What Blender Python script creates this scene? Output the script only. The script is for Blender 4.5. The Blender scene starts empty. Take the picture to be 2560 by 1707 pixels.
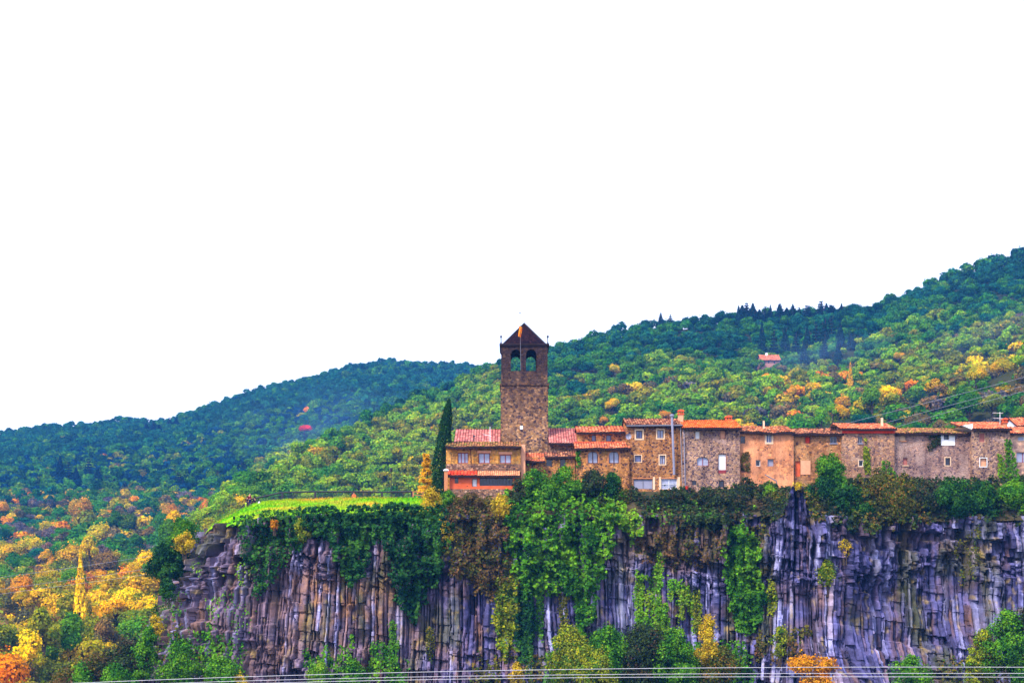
import bpy, bmesh, math, random
import numpy as np

# ------------------------------------------------------------------ camera, sky, sun, exposure
S = bpy.context.scene
COL = S.collection
F, HOR, CAMZ = 3600.0, 1500.0, 30.0          # focal length in photo pixels, horizon row, camera height (m)
cam = bpy.data.cameras.new('camera'); camo = bpy.data.objects.new('camera', cam); COL.objects.link(camo)
camo.location = (0, 0, CAMZ); camo.rotation_euler = (math.pi/2, 0, 0)
cam.sensor_width = 36; cam.lens = F/2560*36; cam.shift_y = (HOR-853.5)/2560; cam.clip_end = 6000; cam.clip_start = .5
S.camera = camo

SUN_EL, SUN_AZ = math.radians(48), math.radians(222)   # azimuth measured from +Y towards +X: over the viewer's left shoulder
world = bpy.data.worlds.new('World'); S.world = world; world.use_nodes = True
wn, wl = world.node_tree.nodes, world.node_tree.links
sky = wn.new('ShaderNodeTexSky'); sky.sky_type = 'NISHITA'; sky.sun_disc = False
sky.sun_elevation = SUN_EL; sky.sun_rotation = SUN_AZ; sky.dust_density = 2
mx = wn.new('ShaderNodeMix'); mx.data_type = 'RGBA'; mx.inputs[0].default_value = .7      # overcast: cloud white over the clear sky
wl.new(sky.outputs[0], mx.inputs[6]); mx.inputs[7].default_value = (5.9, 6.3, 8.5, 1)
wl.new(mx.outputs[2], wn['Background'].inputs[0]); wn['Background'].inputs[1].default_value = .15
sl = bpy.data.lights.new('sun', 'SUN'); sl.energy = 3.0; sl.angle = math.radians(11); sl.color = (1, .9, .74)
so = bpy.data.objects.new('sun', sl); COL.objects.link(so)
so.rotation_euler = (math.pi/2-SUN_EL, 0, math.pi-SUN_AZ)
S.view_settings.view_transform = 'Standard'; S.view_settings.look = 'None'
S.view_settings.exposure = 1.0; S.view_settings.gamma = 1
S.render.engine = 'CYCLES'
S.cycles.max_bounces = 5; S.cycles.diffuse_bounces = 1; S.cycles.transparent_max_bounces = 6
S.cycles.volume_bounces = 0
S.cycles.use_denoising = True

# ------------------------------------------------------------------ helpers
R0 = np.random.default_rng(11)
def at(px, py, Y): return ((px-1280)*Y/F, Y, CAMZ+(HOR-py)*Y/F)
def X_(px, Y): return (px-1280)*Y/F
def Z_(py, Y): return CAMZ+(HOR-py)*Y/F
def lerp(a, b, t): return a+(b-a)*t
def sstep(a, b, x):
    t = np.clip((x-a)/(b-a), 0, 1); return t*t*(3-2*t)
def nrm(a): return a/np.maximum(np.linalg.norm(a, axis=-1, keepdims=True), 1e-9)
def hsh(i, j=0, k=0):
    i = np.asarray(i).astype(np.int64); j = np.asarray(j).astype(np.int64)
    n = (i*374761393 + j*668265263 + k*1442695041) & 0x7fffffff
    n = ((n ^ (n >> 13))*1274126177) & 0x7fffffff
    n = ((n ^ (n >> 16))*1911520717) & 0x7fffffff
    return ((n ^ (n >> 15)) & 0xffffff)/float(0x1000000)
def vn(x, y, k=0):
    x = np.asarray(x, float); y = np.asarray(y, float)
    i = np.floor(x); j = np.floor(y); u = x-i; v = y-j; u = u*u*(3-2*u); v = v*v*(3-2*v)
    return lerp(lerp(hsh(i, j, k), hsh(i+1, j, k), u), lerp(hsh(i, j+1, k), hsh(i+1, j+1, k), u), v)
def fbm(x, y, k=0, o=4):
    s = 0; a = .5; t = 0
    for q in range(o):
        s = s+a*vn(x, y, k+q*7); t += a; a *= .5; x = x*2.03+3.1; y = y*2.03+1.7
    return s/t

ORG = {}
def tag(o, label=None, cat=None, group=None, kind=None):
    if label: o['label'] = label
    if cat: o['category'] = cat
    if group: o['group'] = group
    if kind: o['kind'] = kind
    return o
def thing(name, label, cat, loc, group=None):
    o = bpy.data.objects.new(name, None); COL.objects.link(o); o.location = loc; o.empty_display_size = .3
    ORG[o.name] = np.array(loc, float)
    return tag(o, label, cat, group)
def mesh_np(name, V, Q, mat, col=None, smooth=False):
    """quads/tris from numpy arrays; col = per-vertex rgb"""
    me = bpy.data.meshes.new(name); V = np.asarray(V, np.float32); Q = np.asarray(Q, np.int32); k = Q.shape[1]
    me.vertices.add(len(V)); me.vertices.foreach_set('co', V.ravel())
    me.loops.add(Q.size); me.loops.foreach_set('vertex_index', Q.ravel())
    me.polygons.add(len(Q)); me.polygons.foreach_set('loop_start', np.arange(0, Q.size, k, dtype=np.int32))
    me.update(calc_edges=True)
    if col is not None:
        a = me.color_attributes.new('Col', 'FLOAT_COLOR', 'POINT')
        c = np.ones((len(V), 4), np.float32); c[:, :3] = col; a.data.foreach_set('color', c.ravel())
    if not smooth: me.shade_flat()
    if mat: me.materials.append(mat)
    return me
def link(name, me, parent=None, loc=(0, 0, 0)):
    o = bpy.data.objects.new(name, me); COL.objects.link(o); o.location = loc
    if parent: o.parent = parent
    return o
def put(name, V, Q, mat, parent=None, col=None, smooth=False):
    """world-space arrays -> object, in its parent's space"""
    V = np.asarray(V, float)
    org = ORG.get(parent.name, np.zeros(3)) if parent else np.zeros(3)
    o = link(name, mesh_np(name, V-org, Q, mat, col, smooth), parent); ORG[o.name] = org
    return o
class MB:
    """mesh builder in world space"""
    def __init__(s): s.v = []; s.f = []
    def add(s, vs, fs):
        b = len(s.v); s.v += [tuple(v) for v in vs]; s.f += [[b+i for i in f] for f in fs]; return s
    def box(s, x0, x1, y0, y1, z0, z1):
        return s.add([(x0, y0, z0), (x1, y0, z0), (x1, y1, z0), (x0, y1, z0), (x0, y0, z1), (x1, y0, z1), (x1, y1, z1), (x0, y1, z1)],
              [(0, 3, 2, 1), (4, 5, 6, 7), (0, 1, 5, 4), (1, 2, 6, 5), (2, 3, 7, 6), (3, 0, 4, 7)])
    def prism(s, poly, y0, y1):
        n = len(poly)
        return s.add([(x, y0, z) for x, z in poly]+[(x, y1, z) for x, z in poly],
              [list(range(n)), list(range(2*n-1, n-1, -1))]+[[i, i+n, (i+1) % n+n, (i+1) % n] for i in range(n)])
    def tube(s, pts, r, n=6):
        pts = [np.array(p, float) for p in pts]; rs = r if isinstance(r, (list, tuple)) else [r]*len(pts); vs = []
        for i, p in enumerate(pts):
            d = pts[min(i+1, len(pts)-1)]-pts[max(i-1, 0)]; d = d/np.linalg.norm(d)
            a = np.cross(d, (0, 0, 1) if abs(d[2]) < .9 else (1, 0, 0)); a /= np.linalg.norm(a); b = np.cross(d, a)
            vs += [tuple(p+rs[i]*(math.cos(t)*a+math.sin(t)*b)) for t in [2*math.pi*k/n for k in range(n)]]
        fs = [[i*n+k, i*n+(k+1) % n, (i+1)*n+(k+1) % n, (i+1)*n+k] for i in range(len(pts)-1) for k in range(n)]
        fs += [list(range(n))[::-1], [(len(pts)-1)*n+k for k in range(n)]]
        return s.add(vs, fs)
    def lathe(s, cx, cy, prof, n=10):
        vs = [(cx+r*math.cos(2*math.pi*k/n), cy+r*math.sin(2*math.pi*k/n), z) for r, z in prof for k in range(n)]
        fs = [[i*n+k, i*n+(k+1) % n, (i+1)*n+(k+1) % n, (i+1)*n+k] for i in range(len(prof)-1) for k in range(n)]
        fs += [list(range(n))[::-1], [(len(prof)-1)*n+k for k in range(n)]]
        return s.add(vs, fs)
    def build(s, name, mat, parent=None):
        org = ORG.get(parent.name, np.zeros(3)) if parent else np.zeros(3)
        me = bpy.data.meshes.new(name); me.from_pydata([tuple(np.array(v)-org) for v in s.v], [], s.f)
        bm = bmesh.new(); bm.from_mesh(me); bmesh.ops.recalc_face_normals(bm, faces=bm.faces); bm.to_mesh(me); bm.free()
        me.materials.append(mat); o = link(name, me, parent); ORG[o.name] = org
        return o

# ------------------------------------------------------------------ materials
def base_mat(name, rough=.85, spec=.2):
    if rough >= .7: spec = 0.
    m = bpy.data.materials.new(name); m.use_nodes = True; n = m.node_tree.nodes; l = m.node_tree.links
    p = n['Principled BSDF']; p.inputs['Roughness'].default_value = rough; p.inputs['Specular IOR Level'].default_value = spec
    return m, n, l, p
def ramp(n, stops, interp='LINEAR'):
    r = n.new('ShaderNodeValToRGB'); r.color_ramp.interpolation = interp
    e = r.color_ramp.elements
    while len(e) < len(stops): e.new(.5)
    for q, (pos, c) in zip(e, stops): q.position = pos; q.color = (*c, 1)
    return r
def mixc(n, l, fac, a, b, blend='MIX'):
    m = n.new('ShaderNodeMix'); m.data_type = 'RGBA'; m.blend_type = blend
    for s, v in ((0, fac), (6, a), (7, b)):
        if hasattr(v, 'links'): l.new(v, m.inputs[s])
        elif s == 0: m.inputs[0].default_value = v
        else: m.inputs[s].default_value = (*v, 1)
    return m.outputs[2]
def noise(n, l, co, scale, detail=4, rough=.55):
    t = n.new('ShaderNodeTexNoise'); t.inputs['Scale'].default_value = scale; t.inputs['Detail'].default_value = detail
    t.inputs['Roughness'].default_value = rough; l.new(co, t.inputs['Vector']); return t
def paint(name, c, rough=.6, var=.25, scale=3, spec=.25, metal=0):
    m, n, l, p = base_mat(name, rough, spec); tc = n.new('ShaderNodeTexCoord')
    t = noise(n, l, tc.outputs['Object'], scale)
    r = ramp(n, [(.25, tuple(v*(1-var) for v in c)), (.75, tuple(min(1, v*(1+var)) for v in c))])
    l.new(t.outputs[0], r.inputs[0]); l.new(r.outputs[0], p.inputs['Base Color']); p.inputs['Metallic'].default_value = metal
    return m
def masonry(name, mortar, stones, scale=2.6, joint=.09, plaster=None, plaster_amt=0., stain=None, stain_amt=.0, bump=.9, dark_top=None, tone=1.12):
    """rubble stone: random-coloured stones set in mortar, patches of plaster, blotchy stains"""
    m, n, l, p = base_mat(name, .95, .1); tc = n.new('ShaderNodeTexCoord'); co = tc.outputs['Object']
    mp = n.new('ShaderNodeMapping'); mp.inputs['Scale'].default_value = (1, 1, 1.35); l.new(co, mp.inputs[0])
    wob = noise(n, l, mp.outputs[0], 3, 3); ad = n.new('ShaderNodeVectorMath'); ad.operation = 'MULTIPLY_ADD'
    l.new(wob.outputs['Color'], ad.inputs[0]); ad.inputs[1].default_value = (.25, .25, .25); l.new(mp.outputs[0], ad.inputs[2])
    v = n.new('ShaderNodeTexVoronoi'); v.inputs['Scale'].default_value = scale*1.4; l.new(ad.outputs[0], v.inputs['Vector'])
    ve = n.new('ShaderNodeTexVoronoi'); ve.feature = 'DISTANCE_TO_EDGE'; ve.inputs['Scale'].default_value = scale*1.4; l.new(ad.outputs[0], ve.inputs['Vector'])
    sp = n.new('ShaderNodeSeparateColor'); l.new(v.outputs['Color'], sp.inputs[0])
    r = ramp(n, [(i/len(stones), c) for i, c in enumerate(stones)], 'CONSTANT'); l.new(sp.outputs[0], r.inputs[0])
    jm = ramp(n, [(joint*.5, (0, 0, 0)), (joint*1.6, (1, 1, 1))]); l.new(ve.outputs['Distance'], jm.inputs[0])
    sv = ramp(n, [(0, (.55, .5, .6)), (.5, (1, 1, 1)), (1, (1.5, 1.35, 1.2))]); l.new(sp.outputs[1], sv.inputs[0]); rs = mixc(n, l, 1., r.outputs[0], sv.outputs[0], 'MULTIPLY')
    c = mixc(n, l, jm.outputs[0], mortar, rs)
    if plaster:
        pn = noise(n, l, co, .45, 6, .65); pr = ramp(n, [(.62-plaster_amt*.5, (0, 0, 0)), (.68-plaster_amt*.5, (1, 1, 1))]); l.new(pn.outputs[0], pr.inputs[0])
        c = mixc(n, l, pr.outputs[0], c, plaster)
    if stain:
        sn = noise(n, l, co, .9, 7, .7); sr = ramp(n, [(.60-stain_amt*.4, (0, 0, 0)), (.72-stain_amt*.4, (1, 1, 1))]); l.new(sn.outputs[0], sr.inputs[0])
        c = mixc(n, l, sr.outputs[0], c, stain)
    if dark_top:                                   # black lichen that has grown down from the exposed top
        zc, half, dc = dark_top
        gx = n.new('ShaderNodeSeparateXYZ'); l.new(co, gx.inputs[0])
        dn = noise(n, l, co, .7, 7, .75); mr = n.new('ShaderNodeMath'); mr.operation = 'MULTIPLY_ADD'; l.new(dn.outputs[0], mr.inputs[0]); mr.inputs[1].default_value = half*3.2; l.new(gx.outputs[2], mr.inputs[2])
        rr = n.new('ShaderNodeMapRange'); rr.inputs[1].default_value = zc-half+half*1.6; rr.inputs[2].default_value = zc+half+half*1.6; rr.inputs[3].default_value = 0; rr.inputs[4].default_value = .93; l.new(mr.outputs[0], rr.inputs[0])
        c = mixc(n, l, rr.outputs[0], c, dc)
    dm = n.new('ShaderNodeMapping'); dm.inputs['Scale'].default_value = (1.6, 1.6, .22); l.new(co, dm.inputs[0]); dn2 = noise(n, l, dm.outputs[0], 1., 5, .65)
    dr = ramp(n, [(.32, (.5, .44, .44)), (.52, (1, 1, 1)), (.75, (1.12, 1.08, 1.0))]); l.new(dn2.outputs[0], dr.inputs[0]); c = mixc(n, l, .65, c, dr.outputs[0], 'MULTIPLY')      # damp streaks run down the wall
    big = noise(n, l, co, .35, 5, .6); br = ramp(n, [(.3, (.5*tone, .48*tone, .52*tone)), (.7, (1.15*tone, 1.1*tone, 1.05*tone))]); l.new(big.outputs[0], br.inputs[0])
    c = mixc(n, l, 1., c, br.outputs[0], 'MULTIPLY')
    fi = noise(n, l, co, 9, 3); fr = ramp(n, [(.3, (.75, .75, .75)), (.7, (1.25, 1.25, 1.25))]); l.new(fi.outputs[0], fr.inputs[0])
    c = mixc(n, l, 1., c, fr.outputs[0], 'MULTIPLY')
    l.new(c, p.inputs['Base Color'])
    b = n.new('ShaderNodeBump'); b.inputs['Strength'].default_value = bump; b.inputs['Distance'].default_value = .14
    l.new(jm.outputs[0], b.inputs['Height']); l.new(b.outputs[0], p.inputs['Normal'])
    return m
def attr_mat(name, rough=.85, spec=.15, grain=8., amt=.25, bump=0, obj_color=False, transl=0):
    """base colour from the mesh's own colour attribute, broken up by noise"""
    m, n, l, p = base_mat(name, rough, spec); a = n.new('ShaderNodeAttribute'); a.attribute_name = 'Col'; c = a.outputs['Color']
    if obj_color:
        oi = n.new('ShaderNodeObjectInfo'); c = mixc(n, l, 1., c, oi.outputs['Color'], 'MULTIPLY')
    if grain:
        tc = n.new('ShaderNodeTexCoord'); t = noise(n, l, tc.outputs['Object'], grain, 5, .65)
        r = ramp(n, [(.25, (1-amt,)*3), (.75, (1+amt,)*3)]); l.new(t.outputs[0], r.inputs[0]); c = mixc(n, l, 1., c, r.outputs[0], 'MULTIPLY')
        if bump:
            b = n.new('ShaderNodeBump'); b.inputs['Strength'].default_value = bump; b.inputs['Distance'].default_value = .15
            l.new(t.outputs[0], b.inputs['Height']); l.new(b.outputs[0], p.inputs['Normal'])
    l.new(c, p.inputs['Base Color'])
    if transl:
        t = n.new('ShaderNodeBsdfTranslucent'); l.new(c, t.inputs[0]); mxs = n.new('ShaderNodeMixShader'); mxs.inputs[0].default_value = transl
        l.new(p.outputs[0], mxs.inputs[1]); l.new(t.outputs[0], mxs.inputs[2]); l.new(mxs.outputs[0], n['Material Output'].inputs['Surface'])
    return m
def bark(name, c): return paint(name, c, .9, .4, 6, .1)

M = {}
M['leaf'] = attr_mat('leaf', .75, .12, 0, obj_color=True, transl=.22)
M['bark'] = bark('bark', (.07, .05, .04))
M['rock'] = attr_mat('basalt', .9, .15, 2.2, .35, .35)
M['soil'] = attr_mat('soil_and_turf', .95, .05, 1.3, .3, .2)
M['tile'] = attr_mat('clay_tile', .85, .15, 5, .3)
M['wire'] = paint('cable_metal', (.5, .5, .56), .5, .1)
M['cable_grey'] = paint('far_cable', (.3, .3, .36), .5, .1)
M['iron'] = paint('dark_iron', (.025, .025, .04), .6, .2)
M['glass_dark'] = paint('dark_glass', (.012, .014, .03), .15, .3, 1, .5)
M['glass_pale'] = paint('curtained_glass', (.3, .32, .46), .2, .2, 2, .5)
M['glass_blue'] = paint('bluish_glass', (.10, .12, .26), .15, .3, 2, .5)
M['white'] = paint('white_paint', (.78, .78, .8), .6, .06)
M['frame_red'] = paint('red_wood', (.22, .03, .04), .6, .2)
M['frame_brown'] = paint('brown_wood', (.09, .04, .035), .7, .3)
M['beam'] = paint('old_beam', (.05, .03, .025), .85, .4)
M['surround'] = paint('pale_surround', (.72, .5, .33), .85, .1)
M['brick_trim'] = paint('brick_trim', (.5, .2, .09), .85, .25, 12)
M['grey_metal'] = paint('grey_metal', (.26, .26, .36), .45, .12)
M['gutter'] = paint('zinc_gutter', (.16, .16, .2), .5, .15)
M['orange_plaster'] = paint('orange_plaster', (.66, .12, .045), .9, .22, 1.4)
M['red_paint'] = paint('red_paint', (.62, .05, .02), .7, .2)
M['ochre'] = masonry('ochre_render', (.5, .26, .06), [(.46, .22, .045), (.52, .28, .08), (.42, .24, .07)], 2.2, .05, stain=(.3, .2, .09), stain_amt=.15, bump=.1)
M['shutter_pink'] = paint('pink_shutter', (.36, .13, .11), .75, .15)
M['salmon'] = paint('salmon_plaster', (.72, .34, .2), .9, .15)
DS = [(.05, .035, .05), (.12, .07, .06)]
M['stone_tower'] = masonry('tower_stone', (.42, .29, .19), [(.12, .075, .07), (.27, .15, .075), (.42, .23, .09), (.07, .045, .06), (.32, .18, .1), (.22, .125, .085), (.5, .3, .16), (.28, .16, .08)], 2.1, .05, stain=(.07, .045, .045), stain_amt=.04, tone=1.2, dark_top=(14.0, 4.4, (.035, .024, .03)))
M['stone_rubble'] = masonry('rubble_band', (.3, .19, .12), [(.2, .12, .09), (.09, .06, .07), (.48, .27, .16), (.3, .16, .1), (.5, .33, .24), (.14, .09, .08)], 2.6, .09)
M['stone_ochre'] = masonry('stone_ochre_masonry', (0.66, 0.3, 0.1), [(0.55, 0.26, 0.07), (0.14, 0.08, 0.07), (0.5, 0.24, 0.08), (0.34, 0.17, 0.075), (0.6, 0.29, 0.12), (0.09, 0.055, 0.065), (0.55, 0.28, 0.1), (0.44, 0.22, 0.1)], scale=2.3, joint=0.07, plaster=(0.66, 0.35, 0.12), plaster_amt=0.14)
M['stone_brown'] = masonry('stone_brown_masonry', (0.6, 0.28, 0.11), [(0.46, 0.22, 0.075), (0.1, 0.06, 0.07), (0.3, 0.15, 0.075), (0.54, 0.25, 0.085), (0.15, 0.085, 0.08), (0.52, 0.27, 0.13), (0.09, 0.055, 0.08), (0.4, 0.2, 0.08), (0.5, 0.3, 0.16)], scale=2.5, joint=0.08)
M['stone_grey'] = masonry('stone_grey_masonry', (0.6, 0.4, 0.27), [(0.4, 0.26, 0.18), (0.11, 0.075, 0.105), (0.54, 0.32, 0.18), (0.24, 0.16, 0.17), (0.46, 0.28, 0.2), (0.09, 0.065, 0.1), (0.55, 0.37, 0.28), (0.2, 0.125, 0.13), (0.3, 0.2, 0.22)], scale=2.5, joint=0.08, plaster=(0.6, 0.42, 0.36), plaster_amt=0.06)
M['plaster_orange'] = masonry('plaster_orange_masonry', (0.7, 0.29, 0.13), [(0.64, 0.26, 0.12), (0.3, 0.15, 0.1), (0.68, 0.32, 0.14), (0.55, 0.25, 0.12), (0.4, 0.2, 0.11)], scale=2.0, joint=0.06, plaster=(0.72, 0.32, 0.16), plaster_amt=0.34, stain=(0.3, 0.15, 0.1), stain_amt=0.05, bump=0.3)
M['plaster_tan'] = masonry('plaster_tan_masonry', (0.6, 0.27, 0.12), [(0.5, 0.26, 0.1), (0.17, 0.1, 0.08), (0.54, 0.27, 0.11), (0.38, 0.2, 0.1), (0.58, 0.31, 0.15)], scale=2.2, joint=0.07, plaster=(0.6, 0.33, 0.15), plaster_amt=0.22, stain=(0.24, 0.14, 0.1), stain_amt=0.08)
M['stone_pink'] = masonry('stone_pink_masonry', (0.58, 0.36, 0.22), [(0.5, 0.28, 0.16), (0.12, 0.08, 0.1), (0.56, 0.32, 0.19), (0.3, 0.18, 0.16), (0.45, 0.28, 0.2), (0.17, 0.11, 0.13), (0.4, 0.22, 0.14)], scale=2.4, joint=0.08, plaster=(0.55, 0.37, 0.28), plaster_amt=0.12)
M['stone_mauve'] = masonry('stone_mauve_masonry', (0.47, 0.32, 0.27), [(0.38, 0.24, 0.2), (0.12, 0.085, 0.115), (0.46, 0.28, 0.21), (0.26, 0.17, 0.18), (0.4, 0.27, 0.25), (0.16, 0.11, 0.14)], scale=2.5, joint=0.09, plaster=(0.47, 0.33, 0.29), plaster_amt=0.24)
M['pale_pink'] = masonry('pink_beige_render', (.56, .38, .28), [(.56, .38, .28), (.5, .34, .26)], 1.5, .03, bump=.1)
M['farm'] = paint('farm_wall', (.42, .2, .17), .9, .15)
M['roof_dark'] = paint('dark_roof_boards', (.03, .02, .02), .9, .3)

def cards(C, N, size, rng, jit=.6, asp=.75):
    """one bent leaf-clump quad per centre, facing roughly along N"""
    C = np.asarray(C, float); n = nrm(N+jit*rng.normal(size=C.shape)); t = nrm(np.cross(n, rng.normal(size=C.shape))); b = np.cross(n, t)
    s = (np.asarray(size)*np.ones(len(C)))[:, None]
    V = np.stack([C+t*s, C+b*s*asp+n*s*.2, C-t*s, C-b*s*asp+n*s*.1], 1).reshape(-1, 3)
    return V, np.arange(len(V), dtype=np.int32).reshape(-1, 4)
def blob_pts(lumps, n, rng, shell=(.72, 1.06), low=-.55):
    """points and normals on the outside of a union of lumps (x,y,z,r)"""
    L = np.array(lumps); w = L[:, 3]**2; P = []; N = []; c = L[:, :3].mean(0)
    need = n
    while need > 0:
        m = int(need*2)+50; i = rng.choice(len(L), m, p=w/w.sum()); d = nrm(rng.normal(size=(m, 3))); d[:, 2] = np.where(d[:, 2] < low, -d[:, 2], d[:, 2])
        p = L[i, :3]+d*(L[i, 3]*rng.uniform(*shell, m))[:, None]
        q = np.linalg.norm(p[:, None]-L[None, :, :3], axis=2)/L[None, :, 3]; ok = q.min(1) > .68
        P.append(p[ok][:need]); N.append(nrm(d[ok]*.75+nrm(p[ok]-c)*.5)[:need]); need -= len(P[-1])
    return np.concatenate(P), np.concatenate(N)
def jitter_cols(n, rng, k=4, a=.3, hue=.12):
    g = rng.uniform(1-a, 1+a, (n, 1))*(1+rng.uniform(-hue, hue, (n, 3)))
    g = np.where(rng.uniform(0, 1, (n, 1)) < .16, g*np.array((1.5, 1.2, .8)), g); g = np.where(rng.uniform(0, 1, (n, 1)) < .14, g*np.array((.5, .6, .9)), g)
    return np.repeat(g, k, 0)
# ------------------------------------------------------------------ terrain: one sheet, valley + two wooded hills + a nearer spur
NEAR = np.array([(-900, 1520), (250, 1440), (400, 1370), (500, 1300), (600, 1205), (643, 1172), (696, 1135), (777, 1092), (836, 1060), (937, 1028), (1018, 987), (1098, 957), (1195, 911), (1248, 885), (1300, 872), (1369, 856), (1513, 820), (1633, 800), (1785, 788), (1850, 782), (2068, 770), (2166, 755), (2264, 716), (2395, 667), (2560, 622), (2800, 560), (3500, 470)], float)
FAR = np.array([(-900, 1180), (-300, 1120), (0, 1077), (109, 1060), (218, 1050), (316, 1042), (370, 1046), (414, 1042), (544, 1003), (653, 965), (762, 940), (871, 913), (980, 898), (1088, 903), (1175, 911), (1250, 932), (1400, 970), (2000, 1010), (3500, 1000)], float)
SPUR = np.array([(-900, 2000), (1650, 1330), (1850, 1130), (2000, 1035), (2093, 1003), (2264, 977), (2398, 934), (2560, 880), (2800, 800), (3500, 700)], float)
def ground(x, y):
    x = np.asarray(x, float); y = np.maximum(np.asarray(y, float), 1.); yy = np.maximum(y, 120.); px = 1280+x*F/yy
    wig = (fbm(x/45., y/45., 3)-.5)*9+(fbm(x/14., y/14., 5)-.5)*4
    def hill(sk, Yr, Y0, z0, p, fall, can):
        zr = Z_(np.interp(px, sk[:, 0], sk[:, 1]), Yr)-can
        t = np.clip((y-Y0)/(Yr-Y0), 0, 1); h = z0+(zr-z0)*t**p
        return np.where(y > Yr, zr-(y-Yr)*fall, h)
    Yn = np.interp(px, (400, 643, 937, 1200, 2560), (400, 480, 650, 760, 830))
    hn = hill(NEAR, Yn, 235., 6., 1.1, .35, 6.5); hf = hill(FAR, 1350., 260., 5., 1.2, .3, 6.); hs = hill(SPUR, 430., 235., 5., .9, .5, 4.5)
    h = np.maximum(np.maximum(hn, hf), hs)
    h = h+wig*sstep(250, 500, y)*.8
    near = np.interp(y, (0, 20, 45, 90, 150, 175, 235), (28.4, 27.5, 16, 4, 5, 8, 5))
    w = sstep(200, 260, y)
    return near*(1-w)+h*w
xs = np.concatenate([np.linspace(-1500, -420, 20)[:-1], np.linspace(-420, 520, 190), np.linspace(520, 1600, 20)[1:]])
ys = np.concatenate([np.linspace(-60, 200, 40)[:-1], np.linspace(200, 1420, 160), np.linspace(1420, 1900, 9)[1:]])
gx, gy = np.meshgrid(xs, ys); gz = ground(gx, gy)
gq = np.arange(gx.size).reshape(gx.shape); gq = np.stack([gq[:-1, :-1], gq[:-1, 1:], gq[1:, 1:], gq[1:, :-1]], -1).reshape(-1, 4)
gn = fbm(gx/30, gy/30, 8)[..., None]
gc = lerp(np.array((.015, .035, .012)), np.array((.05, .042, .015)), gn).reshape(-1, 3)
tag(put('ground', np.stack([gx, gy, gz], -1).reshape(-1, 3), gq, M['soil'], None, gc, True), kind='structure')

# ------------------------------------------------------------------ basalt cliff
PLAN = np.array([(-26, 240), (-36, 214), (-39, 197), (-39.5, 187), (-38.6, 180.5), (-36, 177), (-31, 175.4), (-22, 175), (-10, 174.6), (0, 174), (12, 174.6), (22, 175.4), (29, 174.6), (34, 172.9), (38, 173), (44, 174.6), (58, 175.6), (75, 175.4), (100, 177), (120, 178)], float)
def smooth_curve(P, n):
    d = np.concatenate([[0], np.cumsum(np.linalg.norm(np.diff(P, axis=0), axis=1))]); t = np.linspace(0, d[-1], n)
    Q = np.stack([np.interp(t, d, P[:, k]) for k in range(2)], 1); w = max(3, n//60)
    K = np.ones(w)/w
    for _ in range(2): Q = np.stack([np.convolve(np.pad(Q[:, k], w//2, 'edge'), K, 'valid')[:n] for k in range(2)], 1)
    return Q
UN = 2200
PC = smooth_curve(PLAN, UN); dP = np.gradient(PC, axis=0); NU = nrm(np.stack([dP[:, 1], -dP[:, 0]], 1))     # outward normal
UL = np.concatenate([[0], np.cumsum(np.linalg.norm(np.diff(PC, axis=0), axis=1))])
def edge_z(x):
    pxe = 1280+np.asarray(x)*F/174.
    pye = np.interp(pxe, (380, 470, 505, 560, 600, 690, 806, 930, 1060, 1200, 1500, 1600, 1850, 1950, 1964, 1976, 2002, 2014, 2030, 2100, 2560, 3000), (1340, 1325, 1312, 1305, 1300, 1292, 1286, 1284, 1286, 1290, 1285, 1290, 1285, 1282, 1262, 1222, 1220, 1250, 1290, 1295, 1290, 1290))
    return Z_(pye, 174.)
EZ = edge_z(PC[:, 0])
RN = 270
ZB = 6.
v = np.linspace(0, 1, RN)[:, None]; zz = (EZ[None, :]+.1)*(1-v)+ZB*v                    # rows from edge down
uu = np.broadcast_to(UL[None, :], zz.shape); py_ = HOR-(zz-CAMZ)*F/174.; pxx = np.broadcast_to(1280+PC[:, 0][None, :]*F/174., zz.shape)
warp = (fbm(uu/9., zz/26., 21)-.5)*2.0+(fbm(uu/2.5, zz/9., 22)-.5)*.25
bend = np.exp(-((pxx-1425)/70)**2)*(-((py_-1480)/60.)**2)*.22*sstep(1420, 1480, py_)   # the fan of curved columns
bend = bend+np.exp(-((pxx-1520)/60)**2)*((py_-1480)/110.)**2*.25
PO = PC+NU*3.2; UO = np.concatenate([[0], np.cumsum(np.linalg.norm(np.diff(PO, axis=0), axis=1))])*1.04      # arc length a few metres out, so columns keep their width round the tip
s = UO[None, :]+warp+bend
rb = np.random.default_rng(5)
B1 = np.cumsum(rb.uniform(.5, .95, 800)**2.2)-20; B2 = np.cumsum(rb.uniform(.9, 2.9, 300))-25
def cells(B, s):
    i = np.searchsorted(B, s)-1; lo = B[i]; hi = B[i+1]; return i, (s-lo)/(hi-lo)*2-1
i1, t1 = cells(B1, s); i2, t2 = cells(B2, s+(fbm(uu/3, zz/3, 33)-.5)*1.2)
up = 1-sstep(1400, 1490, py_+(fbm(uu/9., zz*0, 44)-.5)*150)                         # blocky upper lava, regular columns below
low = sstep(1570, 1660, py_+(fbm(uu/11., zz*0, 45)-.5)*120)                         # broken foot
prof = .3*np.minimum(1, (1-np.abs(t1))*2.2)+t1*(hsh(i1, 17)-.5)*.5-.5*np.clip((np.abs(t1)-.86)*7, 0, 1)*(hsh(i1, 2) > .25)
seg1 = np.floor((zz+hsh(i1, 3)*9)/(1.2+hsh(i1, 4)*3.5*(1-up*.6))); e1 = (hsh(i1, seg1, 5)-.5)
seg2 = np.floor((zz+hsh(i2, 6)*9+t2*.15)/(1.0+hsh(i2, 7)*1.9)); e2 = (hsh(i2, seg2, 8)-.5)
e1 = np.where(hsh(i1, seg1, 9) > .72, e1*2.6, e1); gap2 = np.clip((np.abs(t2)-.9)*10, 0, 1)*(hsh(i2, 5) > .35)
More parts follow.
